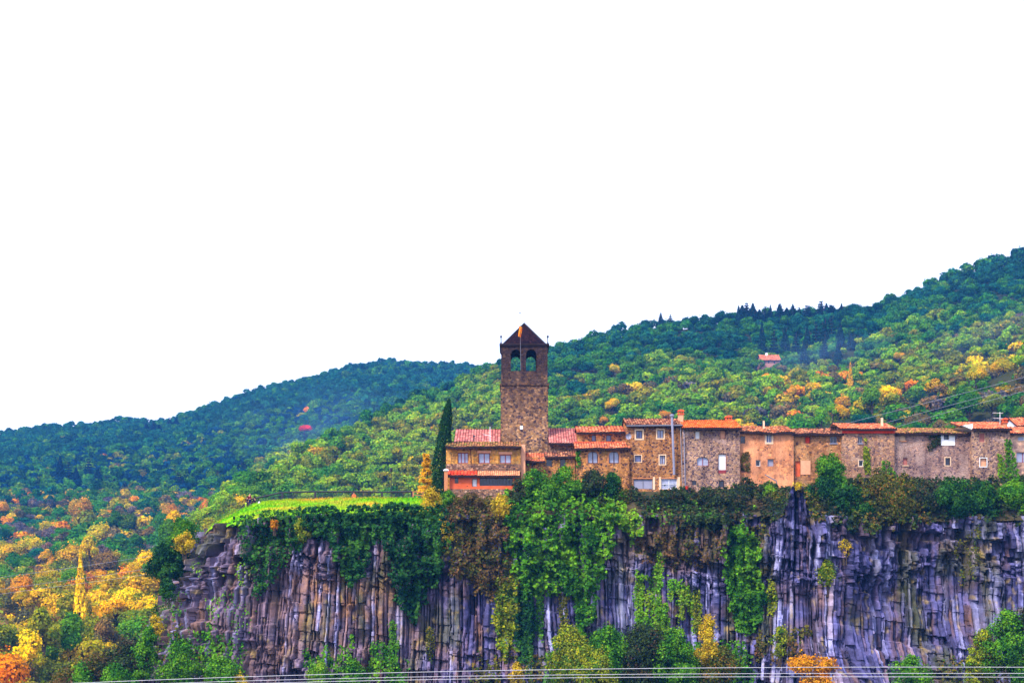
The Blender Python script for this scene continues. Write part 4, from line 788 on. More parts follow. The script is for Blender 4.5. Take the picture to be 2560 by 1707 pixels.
def trunk_mesh(name, h, r, seed, spread=.6, limbs=5):
    rng = random.Random(seed); m = MB(); m.tube([(0, 0, -.08*h), (rng.uniform(-.03, .03)*h, 0, .45*h), (rng.uniform(-.05, .05)*h, rng.uniform(-.05, .05)*h, h)], [r, r*.7, r*.2], 6)
    for i in range(limbs):
        a = i*2.4; z = h*(.35+.1*i); m.tube([(0, 0, z), (math.cos(a)*spread*.5, math.sin(a)*spread*.5, z+.2*h), (math.cos(a)*spread, math.sin(a)*spread, z+.36*h)], [r*.5, r*.3, r*.1], 4)
    me = bpy.data.meshes.new(name); me.from_pydata(m.v, [], m.f); me.materials.append(M['bark']); return me
PR = {'round': [], 'tall': [], 'cone': []}
for q in range(7):
    V, Q, c = crown_round(400+q, 3600, .055, 1., .75+.14*(q % 3), 15); PR['round'].append(mesh_np('crown', V+np.array((0, 0, .35)), Q, M['leaf'], c))
for q in range(3):
    V, Q, c = crown_round(430+q, 2200, .058, .55, 1.55, 11); PR['tall'].append(mesh_np('crown', V+np.array((0, 0, .2)), Q, M['leaf'], c))
for q in range(4):
    V, Q, c = crown_cone(450+q, 1000, .1, .5, 2.6, 9 if q % 2 else 0); PR['cone'].append(mesh_np('crown', V, Q, M['leaf'], c))
TR = {'round': trunk_mesh('trunk', 1.5, .085, 1), 'tall': trunk_mesh('trunk', 2.4, .07, 2, .3), 'cone': trunk_mesh('trunk', 2.3, .06, 3, .2)}
def tree(name, label, cat, loc, R, kind, color, q, group=None, rz=0, sz=1.):
    r = thing(name, label, cat, loc, group); r.scale = (R, R, R*sz); r.rotation_euler = (0, 0, rz)
    c = link('crown', PR[kind][q % len(PR[kind])], r); c.color = (*color, 1)
    link('trunk', TR[kind], r); return r

# trees one can pick out
CLEAR = []
def gz_(x, y): return float(ground(np.array([x]), np.array([y]))[0])
def place(name, label, px, py_top, Y, wpx, kind, pal, q=0, group=None, sz=None, cat='tree'):
    """a tree whose crown top is seen at py_top, standing on the ground at distance Y"""
    if kind != 'cone' and py_top > 0:
        cand = np.arange(max(250., Y*.6), min(1250., Y*1.5), 4.); gp = HOR-(ground(X_(px, cand), cand)-CAMZ)*F/cand; want = py_top+wpx*(1.05 if kind == 'round' else 2.1); Y = float(cand[int(np.argmin(np.abs(gp-want)+np.abs(cand-Y)*.02))])
    x = X_(px, Y); zg = gz_(x, Y); R = wpx/2*Y/F; zt = Z_(py_top, Y); full = {'round': 2.1, 'tall': 3.0, 'cone': 2.6}[kind]
    if kind == 'cone': R = R/.5
    if kind == 'tall': R = R/.62
    if (kind != 'cone' or Y < 720) and not (px < 300 and py_top > 1480): CLEAR.append((px, py_top, py_top+wpx*((.42 if px < 640 else .75) if kind == 'round' else 1.5), wpx, Y))
    h = max(zt-zg, R*.9); s_ = sz or h/(full*R)
    s_ = min(s_, {'round': 1.35, 'tall': 1.7, 'cone': 1.7}[kind]); return tree(name, label, cat, (x, Y, zt-full*R*s_), R, kind, pal, q, group, q*1.3, s_)
# conifers on the skyline and in dark stands
con = [(1652, 788, 20), (1676, 790, 18), (1846, 770, 16), (1866, 760, 30), (1882, 764, 28), (1912, 770, 18), (1926, 768, 14), (1950, 762, 24), (1982, 766, 22), (1998, 772, 20), (2022, 770, 20), (2052, 756, 34), (2066, 764, 24), (2084, 768, 22), (2104, 764, 16), (2140, 770, 22)]
dpos = np.array([(2096, 755), (1840, 785), (1652, 795)], float)
for i, (px, py, w) in enumerate(con):
    Yc = float(np.interp(px, (1200, 2560), (755, 825)))
    place('conifer', 'dark pointed conifer on the right ridge skyline, %d%% across the photo' % round(px/25.6) if (i == 0 or round(px/25.6) != round(con[i-1][0]/25.6)) else 'second dark pointed conifer %d%% across the photo on the right ridge skyline' % round(px/25.6), px, py-6, Yc-8, w*1.5, 'cone', (.012, .04, .035), i, 'conifers on the right ridge')
rk = np.random.default_rng(3); con2 = sorted((float(rk.uniform(1828, 2150)), float(rk.uniform(759, 777)), float(rk.uniform(20, 34))) for _ in range(22))
for i, (px, py, w) in enumerate(con2): place('conifer', 'dark conifer in the dense ridge clump at right, %.1f%% across the photo' % (px/25.6), px, py, float(np.interp(px, (1200, 2560), (755, 825)))-14, w*1.7, 'cone', (.012, .045, .035), i, 'conifers on the right ridge')
stand = [(1905, 805, 690), (1935, 822, 680), (1962, 815, 690), (1990, 826, 685), (2018, 815, 690), (2040, 800, 700), (2062, 795, 700), (2078, 785, 720), (2100, 805, 700), (2128, 830, 690), (2010, 850, 660), (2060, 840, 670), (2095, 855, 660)]
for i, (px, py, Yc) in enumerate(stand): place('conifer', 'tall dark spruce in the stand above the farmhouse, %d%% across, %d%% down' % (round(px/25.6), round(py/17.07)), px, py, Yc, 34, 'cone', (.011, .04, .036), i, 'dark spruces above the farmhouse')
lc = [(366, 1062, 1230), (384, 1056, 1235), (398, 1066, 1220), (424, 1046, 1260), (440, 1050, 1260), (456, 1064, 1240), (410, 1080, 1200), (350, 1084, 1200), (475, 1078, 1220), (330, 1095, 1190), (436, 1086, 1200)]
for i, (px, py, Yc) in enumerate(lc): place('conifer', 'dark blue conifer in the clump on the far left hill, %d%% across, %d%% down' % (round(px/25.6), round(py/17.07)), px, py-4, Yc, 36, 'cone', (.006, .022, .035), i, 'conifers on the far left hill')
bc = [(150, 1140, 900), (172, 1150, 890), (190, 1168, 860), (222, 1142, 900), (244, 1170, 860), (268, 1188, 830), (286, 1196, 820), (610, 1150, 800), (596, 1160, 790), (446, 1176, 800), (455, 1190, 790), (312, 1205, 800)]
for i, (px, py, Yc) in enumerate(bc): place('conifer', 'bluish spruce low on the far left slope, %d%% across, %d%% down' % (round(px/25.6), round(py/17.07)), px, py, Yc, 40, 'cone', (.006, .03, .05), i, 'bluish spruces on the far left slope')
special = [('red_tree', 'lone bright red tree on the blue green hillside left of the cypress', 761, 1060, 790, 40, 'round', (.95, .03, .002)),
 ('tree', 'bright yellow tree on the right hillside just right of the belfry', 1535, 910, 620, 36, 'round', (.8, .5, .005)), ('tree', 'yellow orange tree on the hillside above the left end of the dark tiled roof', 1531, 996, 540, 40, 'round', (.8, .45, .006)),
 ('tree', 'orange tree peeping over the ridge of the dark mottled roof', 1663, 1020, 420, 38, 'round', (.72, .26, .006)), ('tree', 'small orange tree right beyond the arched window house roof', 1508, 1040, 480, 26, 'round', (.75, .3, .006)),
 ('tree', 'golden orange tree below the farmhouse with a pointed top', 1982, 955, 560, 30, 'tall', (.8, .36, .006)), ('larch', 'yellow orange larch right of the farmhouse', 2126, 905, 590, 22, 'cone', (.7, .38, .008)),
 ('tree', 'orange tree in the belt of autumn trees above the red banded house', 2110, 985, 400, 52, 'round', (.72, .3, .008)), ('tree', 'yellow orange tree at the right end of the autumn belt', 2235, 968, 420, 56, 'round', (.8, .36, .006)),
 ('tree', 'second yellow orange tree of the autumn belt, next to the lime poplars', 2100, 1012, 380, 56, 'round', (.74, .36, .008)), ('poplar', 'fresh lime green poplar rising above the tan house with the red window', 2052, 1008, 370, 40, 'tall', (.14, .36, .012)), ('poplar', 'second lime green poplar leaning beside the first above the tan house', 2082, 1000, 375, 36, 'tall', (.18, .38, .012)),
 ('tree', 'rounded lime green tree between the two yellow orange trees of the belt', 2180, 975, 390, 66, 'round', (.1, .24, .012)), ('tree', 'broad golden tree on the spur ridge at the right edge', 2510, 885, 415, 70, 'round', (.55, .36, .012)), ('tree', 'golden tree on the spur ridge left of the right edge', 2440, 908, 420, 60, 'round', (.62, .42, .012)), ('tree', 'small yellow tree high on the slope right of the dark spruces', 2248, 880, 640, 34, 'round', (.75, .36, .01)),
 ('tree', 'yellow green tree straight above the aerial of the corner stone house', 2480, 985, 330, 70, 'round', (.22, .24, .02)), ('tree', 'yellow green tree over the mossy roof in front of the cables', 2300, 1004, 330, 64, 'round', (.3, .32, .02)),
 ('tree', 'small yellow tree left of the slim yellow poplar', 123, 1384, 335, 20, 'tall', (.8, .42, .01)),
 ('tree', 'large orange tree at the lower left edge of the photo', 52, 1445, 300, 72, 'round', (.85, .33, .006)), ('tree', 'broad golden tree beside the large orange tree at lower left', 95, 1485, 298, 64, 'round', (.75, .36, .01)), ('tree', 'deep orange red tree low in the left valley', 98, 1535, 290, 40, 'round', (.75, .16, .01)), ('tree', 'orange tree low in the left valley, midway to the cliff foot', 225, 1515, 295, 42, 'round', (.85, .4, .008)), ('tree', 'small orange tree below the midway one, near the cliff foot', 210, 1600, 275, 36, 'round', (.85, .36, .008)), ('tree', 'orange tree in the bottom left corner', 100, 1650, 262, 70, 'round', (.8, .34, .01)), ('tree', 'dark green round tree among the orange ones at lower left', 140, 1560, 280, 80, 'round', (.03, .08, .03)), ('tree', 'olive tree right beside the dark green round tree', 262, 1545, 285, 78, 'round', (.13, .14, .03)),
 ('tree', 'orange brown tree just beyond the left tip of the grass', 430, 1250, 420, 50, 'round', (.66, .26, .02)), ('tree', 'orange tree on the slope below the grass tip, left of the people', 520, 1240, 440, 44, 'round', (.7, .25, .02)), ('tree', 'yellow orange tree at the left edge halfway down', 4, 1250, 480, 40, 'round', (.8, .36, .01)), ('tree', 'orange crowned tree left of centre in the left valley', 205, 1245, 430, 64, 'round', (.62, .3, .02))]
for i, (nm, lb, px, py, Yc, w, kd, c) in enumerate(special): place(nm, lb, px, py, Yc, w, kd, c, i, None, .62 if nm == 'red_tree' else None)

zg = gz_(X_(201, 320.), 320.); Rp = 5.2; CLEAR.append((201, 1372, 1490, 26, 321.))
tree('poplar', 'slim bright yellow poplar standing alone in the left valley', 'tree', (X_(201, 320.), 320., zg), Rp, 'cone', (1, .62, .008), 0, None, .4, (Z_(1372, 320.)-zg)/(2.6*Rp))

# forest: every tree has a place, a size and a leaf colour of its own
rf = np.random.default_rng(77)
sp = 4.7; ny = int((1420-238)/sp); tx = []; ty = []
for j in range(ny):
    y = 238+j*sp; x0, x1 = X_(-260, y), X_(2820, y); n = int((x1-x0)/sp)+1
    tx.append(x0+np.arange(n)*sp+rf.uniform(-.42, .42, n)*sp); ty.append(y+rf.uniform(-.42, .42, n)*sp)
tx = np.concatenate(tx); ty = np.concatenate(ty); tz = ground(tx, ty)
tpx = 1280+tx*F/ty; tpy = HOR-(tz-CAMZ)*F/ty; n = len(tx)
tR = (1.7+2.1*rf.uniform(0, 1, n)**1.6)*(.85+.35*fbm(tx/40, ty/40, 101)); lv = (tpx < 640) & (ty < 620); tR = np.where(lv, tR*1.55, tR); tH = tR*rf.uniform(1.5, 2.35, n)
top = HOR-(tz+tH-CAMZ)*F/ty
OC = np.array([(-900, 1760), (325, 1760), (345, 1600), (385, 1470), (430, 1400), (500, 1315), (560, 1285), (610, 1255), (1060, 1245), (1112, 1180), (1140, 1110), (1260, 1105), (1440, 1080), (1560, 1065), (1590, 1050), (1700, 1050), (1850, 1060), (1980, 1075), (2100, 1065), (2240, 1075), (2420, 1062), (2900, 1062)], float)
keep = ~(lv & (rf.uniform(0, 1, n) < .35)) & (top < np.interp(tpx, OC[:, 0], OC[:, 1])+45)
o_ = np.argsort(ty); bins = np.full(800, 3000.); vis = np.zeros(n, bool)
for i in o_:
    b0 = int((tpx[i]+300)/4); w = int(tR[i]*F/ty[i]/4*.7)
    if b0-w < 0 or b0+w >= 800: vis[i] = True; continue
    seg = bins[b0-w:b0+w+1]
    vis[i] = top[i] < seg.max()+14
    np.minimum(seg, top[i]+tH[i]*.25*F/ty[i], out=seg)
keep &= vis
# leave the farmhouse in its clearing
keep &= ~((np.abs(tpx-1926) < 34) & (ty > 400) & (ty < Yh+12) & (top < 909))
# nothing stands in front of the trees that show on their own
for (qx, q0, q1, qw, qY) in CLEAR: keep &= ~((np.abs(tpx-qx) < qw*.36+tR*F/ty*.35) & (ty < qY+3) & (ty > qY-(400 if qw < 30 else 60 if qx < 640 else 40)) & (top < q1))
tx, ty, tz, tpx, tpy, tR, tH, top = [a[keep] for a in (tx, ty, tz, tpx, tpy, tR, tH, top)]; n = len(tx)
cpy = (tpy+top)/2
GREENS = {'dark': (.016, .075, .024), 'teal': (.02, .115, .05), 'green': (.05, .18, .012), 'mid': (.10, .235, .008), 'lime': (.25, .37, .006), 'olive': (.24, .235, .008), 'gold': (.62, .38, .005), 'yellow': (.95, .5, .003), 'orange': (.95, .27, .003), 'rust': (.46, .13, .01), 'brown': (.2, .13, .035), 'mauve': (.16, .12, .1), 'blue': (.008, .055, .085)}
WORD = {'dark': 'dark green', 'teal': 'blue green', 'green': 'green', 'mid': 'mid green', 'lime': 'lime green', 'olive': 'olive', 'gold': 'golden', 'yellow': 'yellow', 'orange': 'orange', 'rust': 'rust coloured', 'brown': 'brownish', 'mauve': 'bare greyish', 'blue': 'bluish dark'}
def pick(mix, u):
    k = list(mix); w = np.cumsum([mix[i] for i in k]); return k[int(np.searchsorted(w, u*w[-1]))] if u < 1 else k[-1]
cl = fbm(tx/26, ty/30, 111); c2 = rf.uniform(0, 1, n); u = np.clip((cl-.5)*1.9+.5, 0, .999)*.55+c2*.45
far_ = ty > 830
kindc = []
for i in range(n):
    px, py, y = tpx[i], cpy[i], ty[i]
    isfar = HOR-(Z_(np.interp(px, NEAR[:, 0], NEAR[:, 1]), 700)-CAMZ)*0 < -1
    nearhill = py > np.interp(px, NEAR[:, 0], NEAR[:, 1])-12 and px > 520 and y < 900
    hi_ = (py-np.interp(px, NEAR[:, 0], NEAR[:, 1])) if nearhill else (py-np.interp(px, FAR[:, 0], FAR[:, 1]))
    if nearhill:
        if px < 1250: m = dict(dark=.4, teal=.7, green=1.8, mid=2.8, lime=3.4, olive=2.6, gold=1.0, orange=.15) if hi_ > 30 or px < 900 else dict(dark=1.5, green=3, mid=2, lime=1)
        elif hi_ < 95: m = dict(dark=4, teal=2.5, green=3.2, mid=1, olive=.3)
        elif hi_ < 160: m = dict(dark=1.1, teal=2.0, green=3, mid=2.8, lime=1.4, olive=1.3, gold=.25, brown=.3)
        else: m = dict(teal=1.1, green=2, mid=2.8, lime=2.8, olive=2.8, brown=.8, mauve=.3, gold=1.1, yellow=.35, orange=.35, dark=.3)
        if px > 1900 and py > 930 and py < np.interp(px, (1900, 2560), (1075, 1000)): m = dict(olive=2.2, gold=1.1, yellow=.7, orange=.45, lime=2.2, brown=.6, mid=2.6, green=2.2, teal=.9)
        if px > 2150 and abs(py-np.interp(px, (2150, 2560), (1000, 885))) < 26: m = dict(gold=1.7, yellow=1.3, lime=2.0, olive=1.8, mid=1.2, orange=.3)
        elif px > 2180 and y < 520 and py > 930: m = dict(olive=2.6, gold=.8, brown=1.6, mid=1.5, green=1.4, mauve=1.4, yellow=.2, dark=1.2)
    else:
        if py > 1420: m = dict(orange=2.4, yellow=2.6, gold=2.2, olive=2.4, rust=.2, brown=1.2, mid=1.6, green=1.2, mauve=.9, teal=1.2)
        elif py > 1230: m = dict(olive=2.4, mid=1.8, green=2.2, gold=.7, orange=.16, brown=.8, mauve=.9, teal=3.2, rust=.06, dark=.8)
        elif hi_ > 75 and px < 900: m = dict(teal=3, green=2.4, blue=1.2, dark=1, mid=1.2, olive=.9, brown=.4, rust=.12, orange=.12)
        else: m = dict(dark=2.8, teal=3, green=1.8, blue=.4, mid=.4, olive=.25, rust=.06)
    kindc.append(pick(m, float(u[i])))
proj = tR*F/ty; inview = (tpx > -40) & (tpx < 2600) & (top < np.interp(tpx, OC[:, 0], OC[:, 1])-4) & (top < 1705)
order = np.argsort(-proj*inview)[:250]; solo = np.zeros(n, bool); solo[order] = True
def zone(px, py):
    if px < 620: return 'in the valley left of the cliff' if py > 1250 else 'on the slope beyond the promontory'
    if px < 1250: return 'on the hillside behind the fence'
    return 'on the hillside above the village roofs'
for i in order:
    w = kindc[i]; c = np.array(GREENS[w])*rf.uniform(.75, 1.25)*(1+rf.uniform(-.12, .12, 3))
    k = 'tall' if rf.uniform() < .14 else 'round'
    a, b = round(tpx[i]/25.6), round(cpy[i]/17.07)
    tree('tree', '%s %s tree %s, %d%% across, %d%% down' % (WORD[w], 'slender' if k == 'tall' else 'round', zone(tpx[i], cpy[i]), a, b), 'tree', (tx[i], ty[i], tz[i]-.3), tR[i], k, np.clip(c, 0, 1), int(i), 'autumn trees on the valley slopes', rf.uniform(0, 6.28), tH[i]/tR[i]/2.15)
FV, FQ, FC, base_i = [], [], [], 0
lod = [[crown_round(500+q, 440, .15, 1., .85+.1*(q % 3), 8) for q in range(8)], [crown_round(520+q, 170, .25, 1., .85+.1*(q % 3), 7) for q in range(8)]]
for i in np.where(~solo)[0]:
    V, Q, c = lod[0 if ty[i] < 800 else 1][int(rf.integers(8))]; a = rf.uniform(0, 6.28); ca, sa = math.cos(a)*tR[i], math.sin(a)*tR[i]
    W = np.stack([V[:, 0]*ca-V[:, 1]*sa+tx[i], V[:, 0]*sa+V[:, 1]*ca+ty[i], (V[:, 2]+.3)*tH[i]/2.15+tz[i]], 1)
    FV.append(W); FQ.append(Q+base_i); base_i += len(W); g = np.array(GREENS[kindc[i]])*rf.uniform(.72, 1.28)*(1+rf.uniform(-.1, .1, 3)); FC.append(np.clip(c*g, 0, 1))
tag(put('forest', np.concatenate(FV), np.concatenate(FQ), M['leaf'], None, np.concatenate(FC)), 'mixed autumn woodland covering the hillsides behind the cliff village', 'forest', kind='stuff')

# cypress and larch by the yellow house
def solo_tree(name, label, loc, V, Q, c, color, H, r, cat='tree'):
    t = thing(name, label, cat, loc); o = put('crown', V+np.array(loc), Q, M['leaf'], t, np.clip(c*np.array(color), 0, 1))
    put('trunk', *trunk_arrays(loc, H, r), M['bark'], t); return t
def trunk_arrays(loc, H, r):
    m = MB().tube([(loc[0], loc[1], loc[2]-.4), (loc[0]+.05*H*.3, loc[1], loc[2]+H*.5), (loc[0]+.1, loc[1], loc[2]+H*.9)], [r, r*.7, r*.15], 8)
    return np.array(m.v), np.array([f for f in m.f if len(f) == 4])
rc = np.random.default_rng(31); n_ = 9000; Yc = 181.5; H = Z_(996, Yc)-Z_(1240, Yc); t = rc.uniform(0, 1, n_); a = rc.uniform(0, 6.283, n_)
wid = np.interp(t, (0, .06, .25, .5, .8, .93, 1), (.55, 1.0, 1.12, 1.0, .66, .36, .05))*(.7+.6*fbm(a*1.6+5, t*11, 3))
cxm = np.interp(t, (0, .3, .6, 1), (-.35, -.15, .25, .85)); rr = wid*rc.uniform(.72, 1.05, n_)
P = np.stack([cxm+np.cos(a)*rr, np.sin(a)*rr, .25+t*(H-.3)], 1); N = nrm(np.stack([np.cos(a), np.sin(a), .9+0*a], 1))
V, Q = cards(P, N, rc.uniform(.6, 1.2, n_)*.14, rc, .45, .5)
solo_tree('cypress', 'tall dark narrow cypress leaning beside the yellow house', (X_(1106, Yc), Yc, Z_(1240, Yc)), V, Q, jitter_cols(n_, rc), (.016, .06, .018), H, .16)
Yl = 186.; H = Z_(1128, Yl)-Z_(1246, Yl); n_ = 2600; tiers = 6; k = rc.integers(0, tiers, n_); a = rc.uniform(0, 6.283, n_); t = k/tiers+(hsh(k*7+(a*1.1).astype(int), 2)-.5)*.13; rr = 1.3*(1-t*.72)*rc.uniform(.1, 1, n_)**.6*(.55+.6*hsh(k, (a*1.4).astype(int), 5))
P = np.stack([np.cos(a)*rr, np.sin(a)*rr, .5+t*(H-.6)+rc.uniform(0, .5, n_)-.15*rr], 1); V, Q = cards(P, np.tile((0, -.4, .9), (n_, 1)), rc.uniform(.6, 1.2, n_)*.13, rc, .4)
solo_tree('larch', 'small golden orange larch with separate branch tiers left of the cypress', (X_(1066, Yl), Yl, Z_(1246, Yl)), V, Q, jitter_cols(n_, rc), (.8, .4, .01), H, .08)

# shrubs on and around the rock: each its own lumpy mesh
SH = [0]
def shrub(label, px, py_t, py_b, wpx, Y, pal, n=2200, size=.17, name='shrub', group=None, tall=False, stems=3):
    SH[0] += 1; rng = np.random.default_rng(700+SH[0]); x, Yy = X_(px, Y), Y; zb, zt = Z_(py_b, Y), Z_(py_t, Y); rx = wpx/2*Y/F; hz_ = (zt-zb)
    L = []; nl = 30
    for i in range(nl):
        f = rng.uniform(0, 1); ww = math.sin(math.pi*min(1, .18+.8*f))**.7; a = rng.uniform(0, 6.283); q = rng.uniform(.15, .92)*ww
        L.append((math.cos(a)*rx*q, math.sin(a)*min(rx, 2.2)*q, hz_*(.16+.68*f), rng.uniform(.15, .34)*min(rx, hz_*.6)))
    if pal == 'orange':
        for i in range(16): q = rng.uniform(-.85, .85); L.append((rx*q, rng.uniform(-.5, .5)*rx, hz_*(.985-.12*abs(q)-rng.uniform(0, .09)), rng.uniform(.12, .24)*rx))
    n = int(n*1.7); size = size*.72; P, N = blob_pts(L, n, rng, (.45, 1.4), -.8); C = P.copy()
    C = C+rng.normal(size=C.shape)*(rng.uniform(0, 1, (n, 1)) < .18)*min(rx, 1.6)*.2
    V, Q = cards(C, N, rng.uniform(.55, 1.3, n)*size, rng, .45)
    loc = (x, Yy, zb); t = thing(name, label, 'shrub' if name != 'tree' else 'tree', loc, group)
    put('foliage' if name != 'tree' else 'crown', V+np.array(loc), Q, M['leaf'], t, pal_cols(pal, n, rng, fbm(C[:, 0]/.9+SH[0], C[:, 2]/.9, 97)*1.5-.25))
    m = MB()
    for i in range(stems):
        a = rng.uniform(-1, 1); m.tube([(x+a*.2, Yy, zb-.6), (x+a*rx*.3, Yy, zb+hz_*.4), (x+a*rx*.6, Yy, zb+hz_*.75)], [.09, .06, .02], 5)
    m.build('stem' if name != 'tree' else 'trunk', M['bark'], t); return t
S_ = [
 ('big dark green bush bulging over the left tip of the cliff', 420, 1345, 1462, 100, 176.5, 'dark', 5200, .19), ('green bush crowning the left tip just below the grass', 455, 1300, 1372, 88, 178., 'green', 2600, .17), ('dark little bush standing up behind the tip bushes', 445, 1292, 1330, 36, 180., 'dark', 900, .17),
 ('yellow leaved shrub between the big dark bush and the bare rock tip', 463, 1322, 1392, 52, 175., 'yellow', 1300, .14), ('small dark green bush under the big bush at the left cliff edge', 418, 1440, 1500, 46, 173.5, 'dark', 1200, .16),
 ('small bright yellow bush growing on the cliff edge under the grass', 757, 1290, 1362, 52, 173.4, 'yellowgreen', 1500, .14), ('tiny orange bush in the ivy below the grass', 686, 1300, 1326, 24, 173.6, 'orange', 300, .12),
 ('tall yellow shrub before the cypress foot', 1076, 1218, 1290, 58, 175.6, 'yellow', 2000, .15), ('straggling yellow shrub on the ivy below the brick pillar', 1112, 1290, 1398, 50, 173.3, 'yellow', 1700, .14), ('green bush at the foot of the brick pillar', 1120, 1222, 1262, 34, 175.6, 'green', 900, .16),
 ('round golden yellow bush on the brown creeper under the yellow house', 1250, 1228, 1300, 54, 173., 'yellow', 2000, .14), ('brownish shrub at the base wall of the yellow house', 1180, 1232, 1275, 90, 175.4, 'brown', 1800, .15),
 ('dark green bush right against the lean-to corner', 1290, 1195, 1290, 70, 176., 'dull', 2200, .17), ('tall leafy green tree hiding the low annex', 1345, 1166, 1290, 100, 177.2, 'green', 4600, .18), ('green tree with yellowing top between annex and arched window house', 1412, 1160, 1290, 92, 177., 'green', 4200, .18), ('dark green bush under the arched windows', 1482, 1170, 1280, 86, 177., 'dull', 3400, .18), ('dark round bush at the right end of the arched window house', 1530, 1172, 1262, 60, 177.2, 'dark', 2300, .17), ('yellowing bush below the flue house corner', 1562, 1222, 1262, 40, 177., 'olive', 900, .15),
 ('low dark hedge bush under the shop window', 1680, 1222, 1262, 110, 177.3, 'dull', 2300, .16), ('low green bush under the red kick panel door', 1760, 1222, 1275, 100, 177., 'dull', 2300, .16), ('dark bush hiding the foot of the flaking orange house', 1868, 1190, 1262, 70, 177.4, 'dull', 2300, .16), ('dark green bush on the slope left of the bare rock pinnacle', 1830, 1228, 1285, 100, 176., 'dull', 2200, .16), ('bright green little bush before the drain pipe', 1925, 1212, 1240, 64, 177.2, 'lime', 800, .14), ('olive scrub bush on the left flank of the bare rock pinnacle', 1942, 1222, 1290, 56, 175.4, 'olive', 1500, .15), ('yellow tuft on top of the bare rock pinnacle', 1996, 1206, 1230, 34, 173.2, 'yellow', 500, .12),
 ('big bramble bush climbing against the red door house', 2075, 1120, 1260, 90, 178.3, 'green', 4200, .18), ('dark bramble mound right of the rock pinnacle', 2060, 1185, 1300, 100, 176., 'dark', 4200, .18), ('broad dark bush hanging over the edge under the red band house', 2120, 1205, 1330, 110, 174.6, 'dark', 4600, .18), ('green and yellow bush below the first window of the red band house', 2200, 1170, 1290, 100, 176.4, 'olive', 3800, .17), ('olive bush under the climbing ivy of the red band house', 2250, 1195, 1310, 110, 175.4, 'olive', 3800, .17), ('dark bush under the boarded pink window', 2315, 1195, 1300, 110, 176., 'dull', 3800, .18), ('very dark bush under the white framed black window', 2385, 1195, 1300, 120, 175.6, 'dark', 4400, .18), ('dark bush below the corner stone house', 2460, 1205, 1305, 110, 176., 'dark', 4000, .18), ('dark bush on the cliff edge just outside the right edge', 2650, 1190, 1300, 120, 176., 'dull', 3000, .18), ('green bush farther along the cliff edge, outside the right edge', 2780, 1190, 1300, 140, 176., 'green', 3000, .18), ('green bush below the pink house at the right edge', 2540, 1190, 1300, 110, 176.4, 'green', 4000, .18),
 ('yellow green bush alone on the bare rock wall', 2068, 1392, 1478, 64, 172., 'yellowgreen', 1600, .15), ('thin yellow tuft high on the bare rock wall', 2112, 1338, 1400, 34, 172., 'yellow', 420, .12),
 ('yellow green tree at the foot of the central columns', 1432, 1552, 1740, 125, 165.9, 'yellowgreen', 6900, .18), ('green tree right of the yellow green one at the cliff foot', 1520, 1546, 1740, 150, 165.9, 'green', 7800, .18), ('dark green tree in the middle of the group at the cliff foot', 1610, 1559, 1740, 150, 165.9, 'dull', 7800, .18), ('mixed green tree below the trailing strands', 1690, 1564, 1740, 125, 165.9, 'green', 6900, .18), ('yellow shrub shining in front of the trailing strands', 1772, 1519, 1680, 70, 166.2, 'yellow', 3300, .15), ('olive bush at the right end of the group at the cliff foot', 1800, 1594, 1740, 112.5, 165.9, 'olive', 4800, .17), ('small yellow tree before the dark hollow left of the centre group', 1490, 1614, 1740, 112.5, 163.9, 'yellowgreen', 4200, .17),
 ('green bush in the lower right corner', 2520, 1504, 1740, 137.5, 164.9, 'green', 7800, .18), ('yellow green bush left of the lower right corner', 2452, 1549, 1740, 87.5, 165.4, 'yellowgreen', 4500, .17), ('tall dark bush on the cliff foot in the lower right corner', 2575, 1474, 1740, 112.5, 165.9, 'dull', 5400, .18), ('small green bush on the rocks right of the orange tree', 2280, 1634, 1740, 112.5, 165.9, 'green', 3000, .17), ('yellowish bush on the ledges left of the orange tree', 1950, 1554, 1650, 55, 165.9, 'yellowgreen', 900, .15),
 ('ivy clad bush at the lower left foot of the cliff', 450, 1590, 1740, 100, 165.5, 'green', 4200, .18), ('green bush beside the first at the lower left foot of the cliff', 550, 1640, 1740, 110, 165.5, 'green', 4000, .18), ('yellow thin shrub on the left rock edge', 388, 1525, 1600, 40, 168.5, 'yellow', 900, .13), ('green bush hugging the left rock edge', 372, 1560, 1660, 60, 168., 'green', 2000, .17),
 ('olive bush on the talus slope left of the cliff', 320, 1590, 1740, 100, 168., 'dull', 3800, .18), ('orange tinted bush lower on the talus slope', 240, 1630, 1740, 110, 167., 'brown', 3600, .18), ('brown green bush at the low end of the talus slope', 165, 1668, 1760, 110, 166., 'brown', 3000, .18), ('green bush between the cliff edge and the olive talus bush', 352, 1600, 1720, 70, 167., 'green', 2600, .17), ('dark green bush in the middle of the talus slope', 275, 1612, 1740, 80, 166.6, 'dull', 2600, .17), ('low green bush in the bottom left corner of the talus', 205, 1655, 1760, 90, 165.4, 'green', 2600, .17), ('green bush at the bottom of the talus slope', 290, 1665, 1760, 120, 164., 'green', 3400, .18), ('yellow bush at the bottom edge below the left columns', 596, 1682, 1750, 60, 165., 'yellow', 1400, .16), ('green bush low among the left columns at the bottom edge', 880, 1640, 1740, 80, 167.5, 'green', 2400, .17), ('small green bush at the bottom edge left of centre', 800, 1650, 1740, 70, 167., 'lime', 1600, .16), ('yellow orange shrub at the foot of the dark hanging curtain', 1292, 1650, 1720, 44, 167.5, 'yellow', 900, .14)]
for (lb, px, a, b, w, Yv, pal, n_, sz) in S_: shrub(lb, px, a, b, w, Yv, pal, n_, sz, name='tree' if lb.split(' hiding')[0].split()[-1] == 'tree' or ' tree ' in lb[:40] and 'bush' not in lb and 'shrub' not in lb else 'shrub')
# orange tree rising from below the frame
shrub('vivid orange tree top rising at the bottom edge before the right cliff', 2040, 1632, 1900, 130, 150., 'orange', 9000, .17, name='tree')

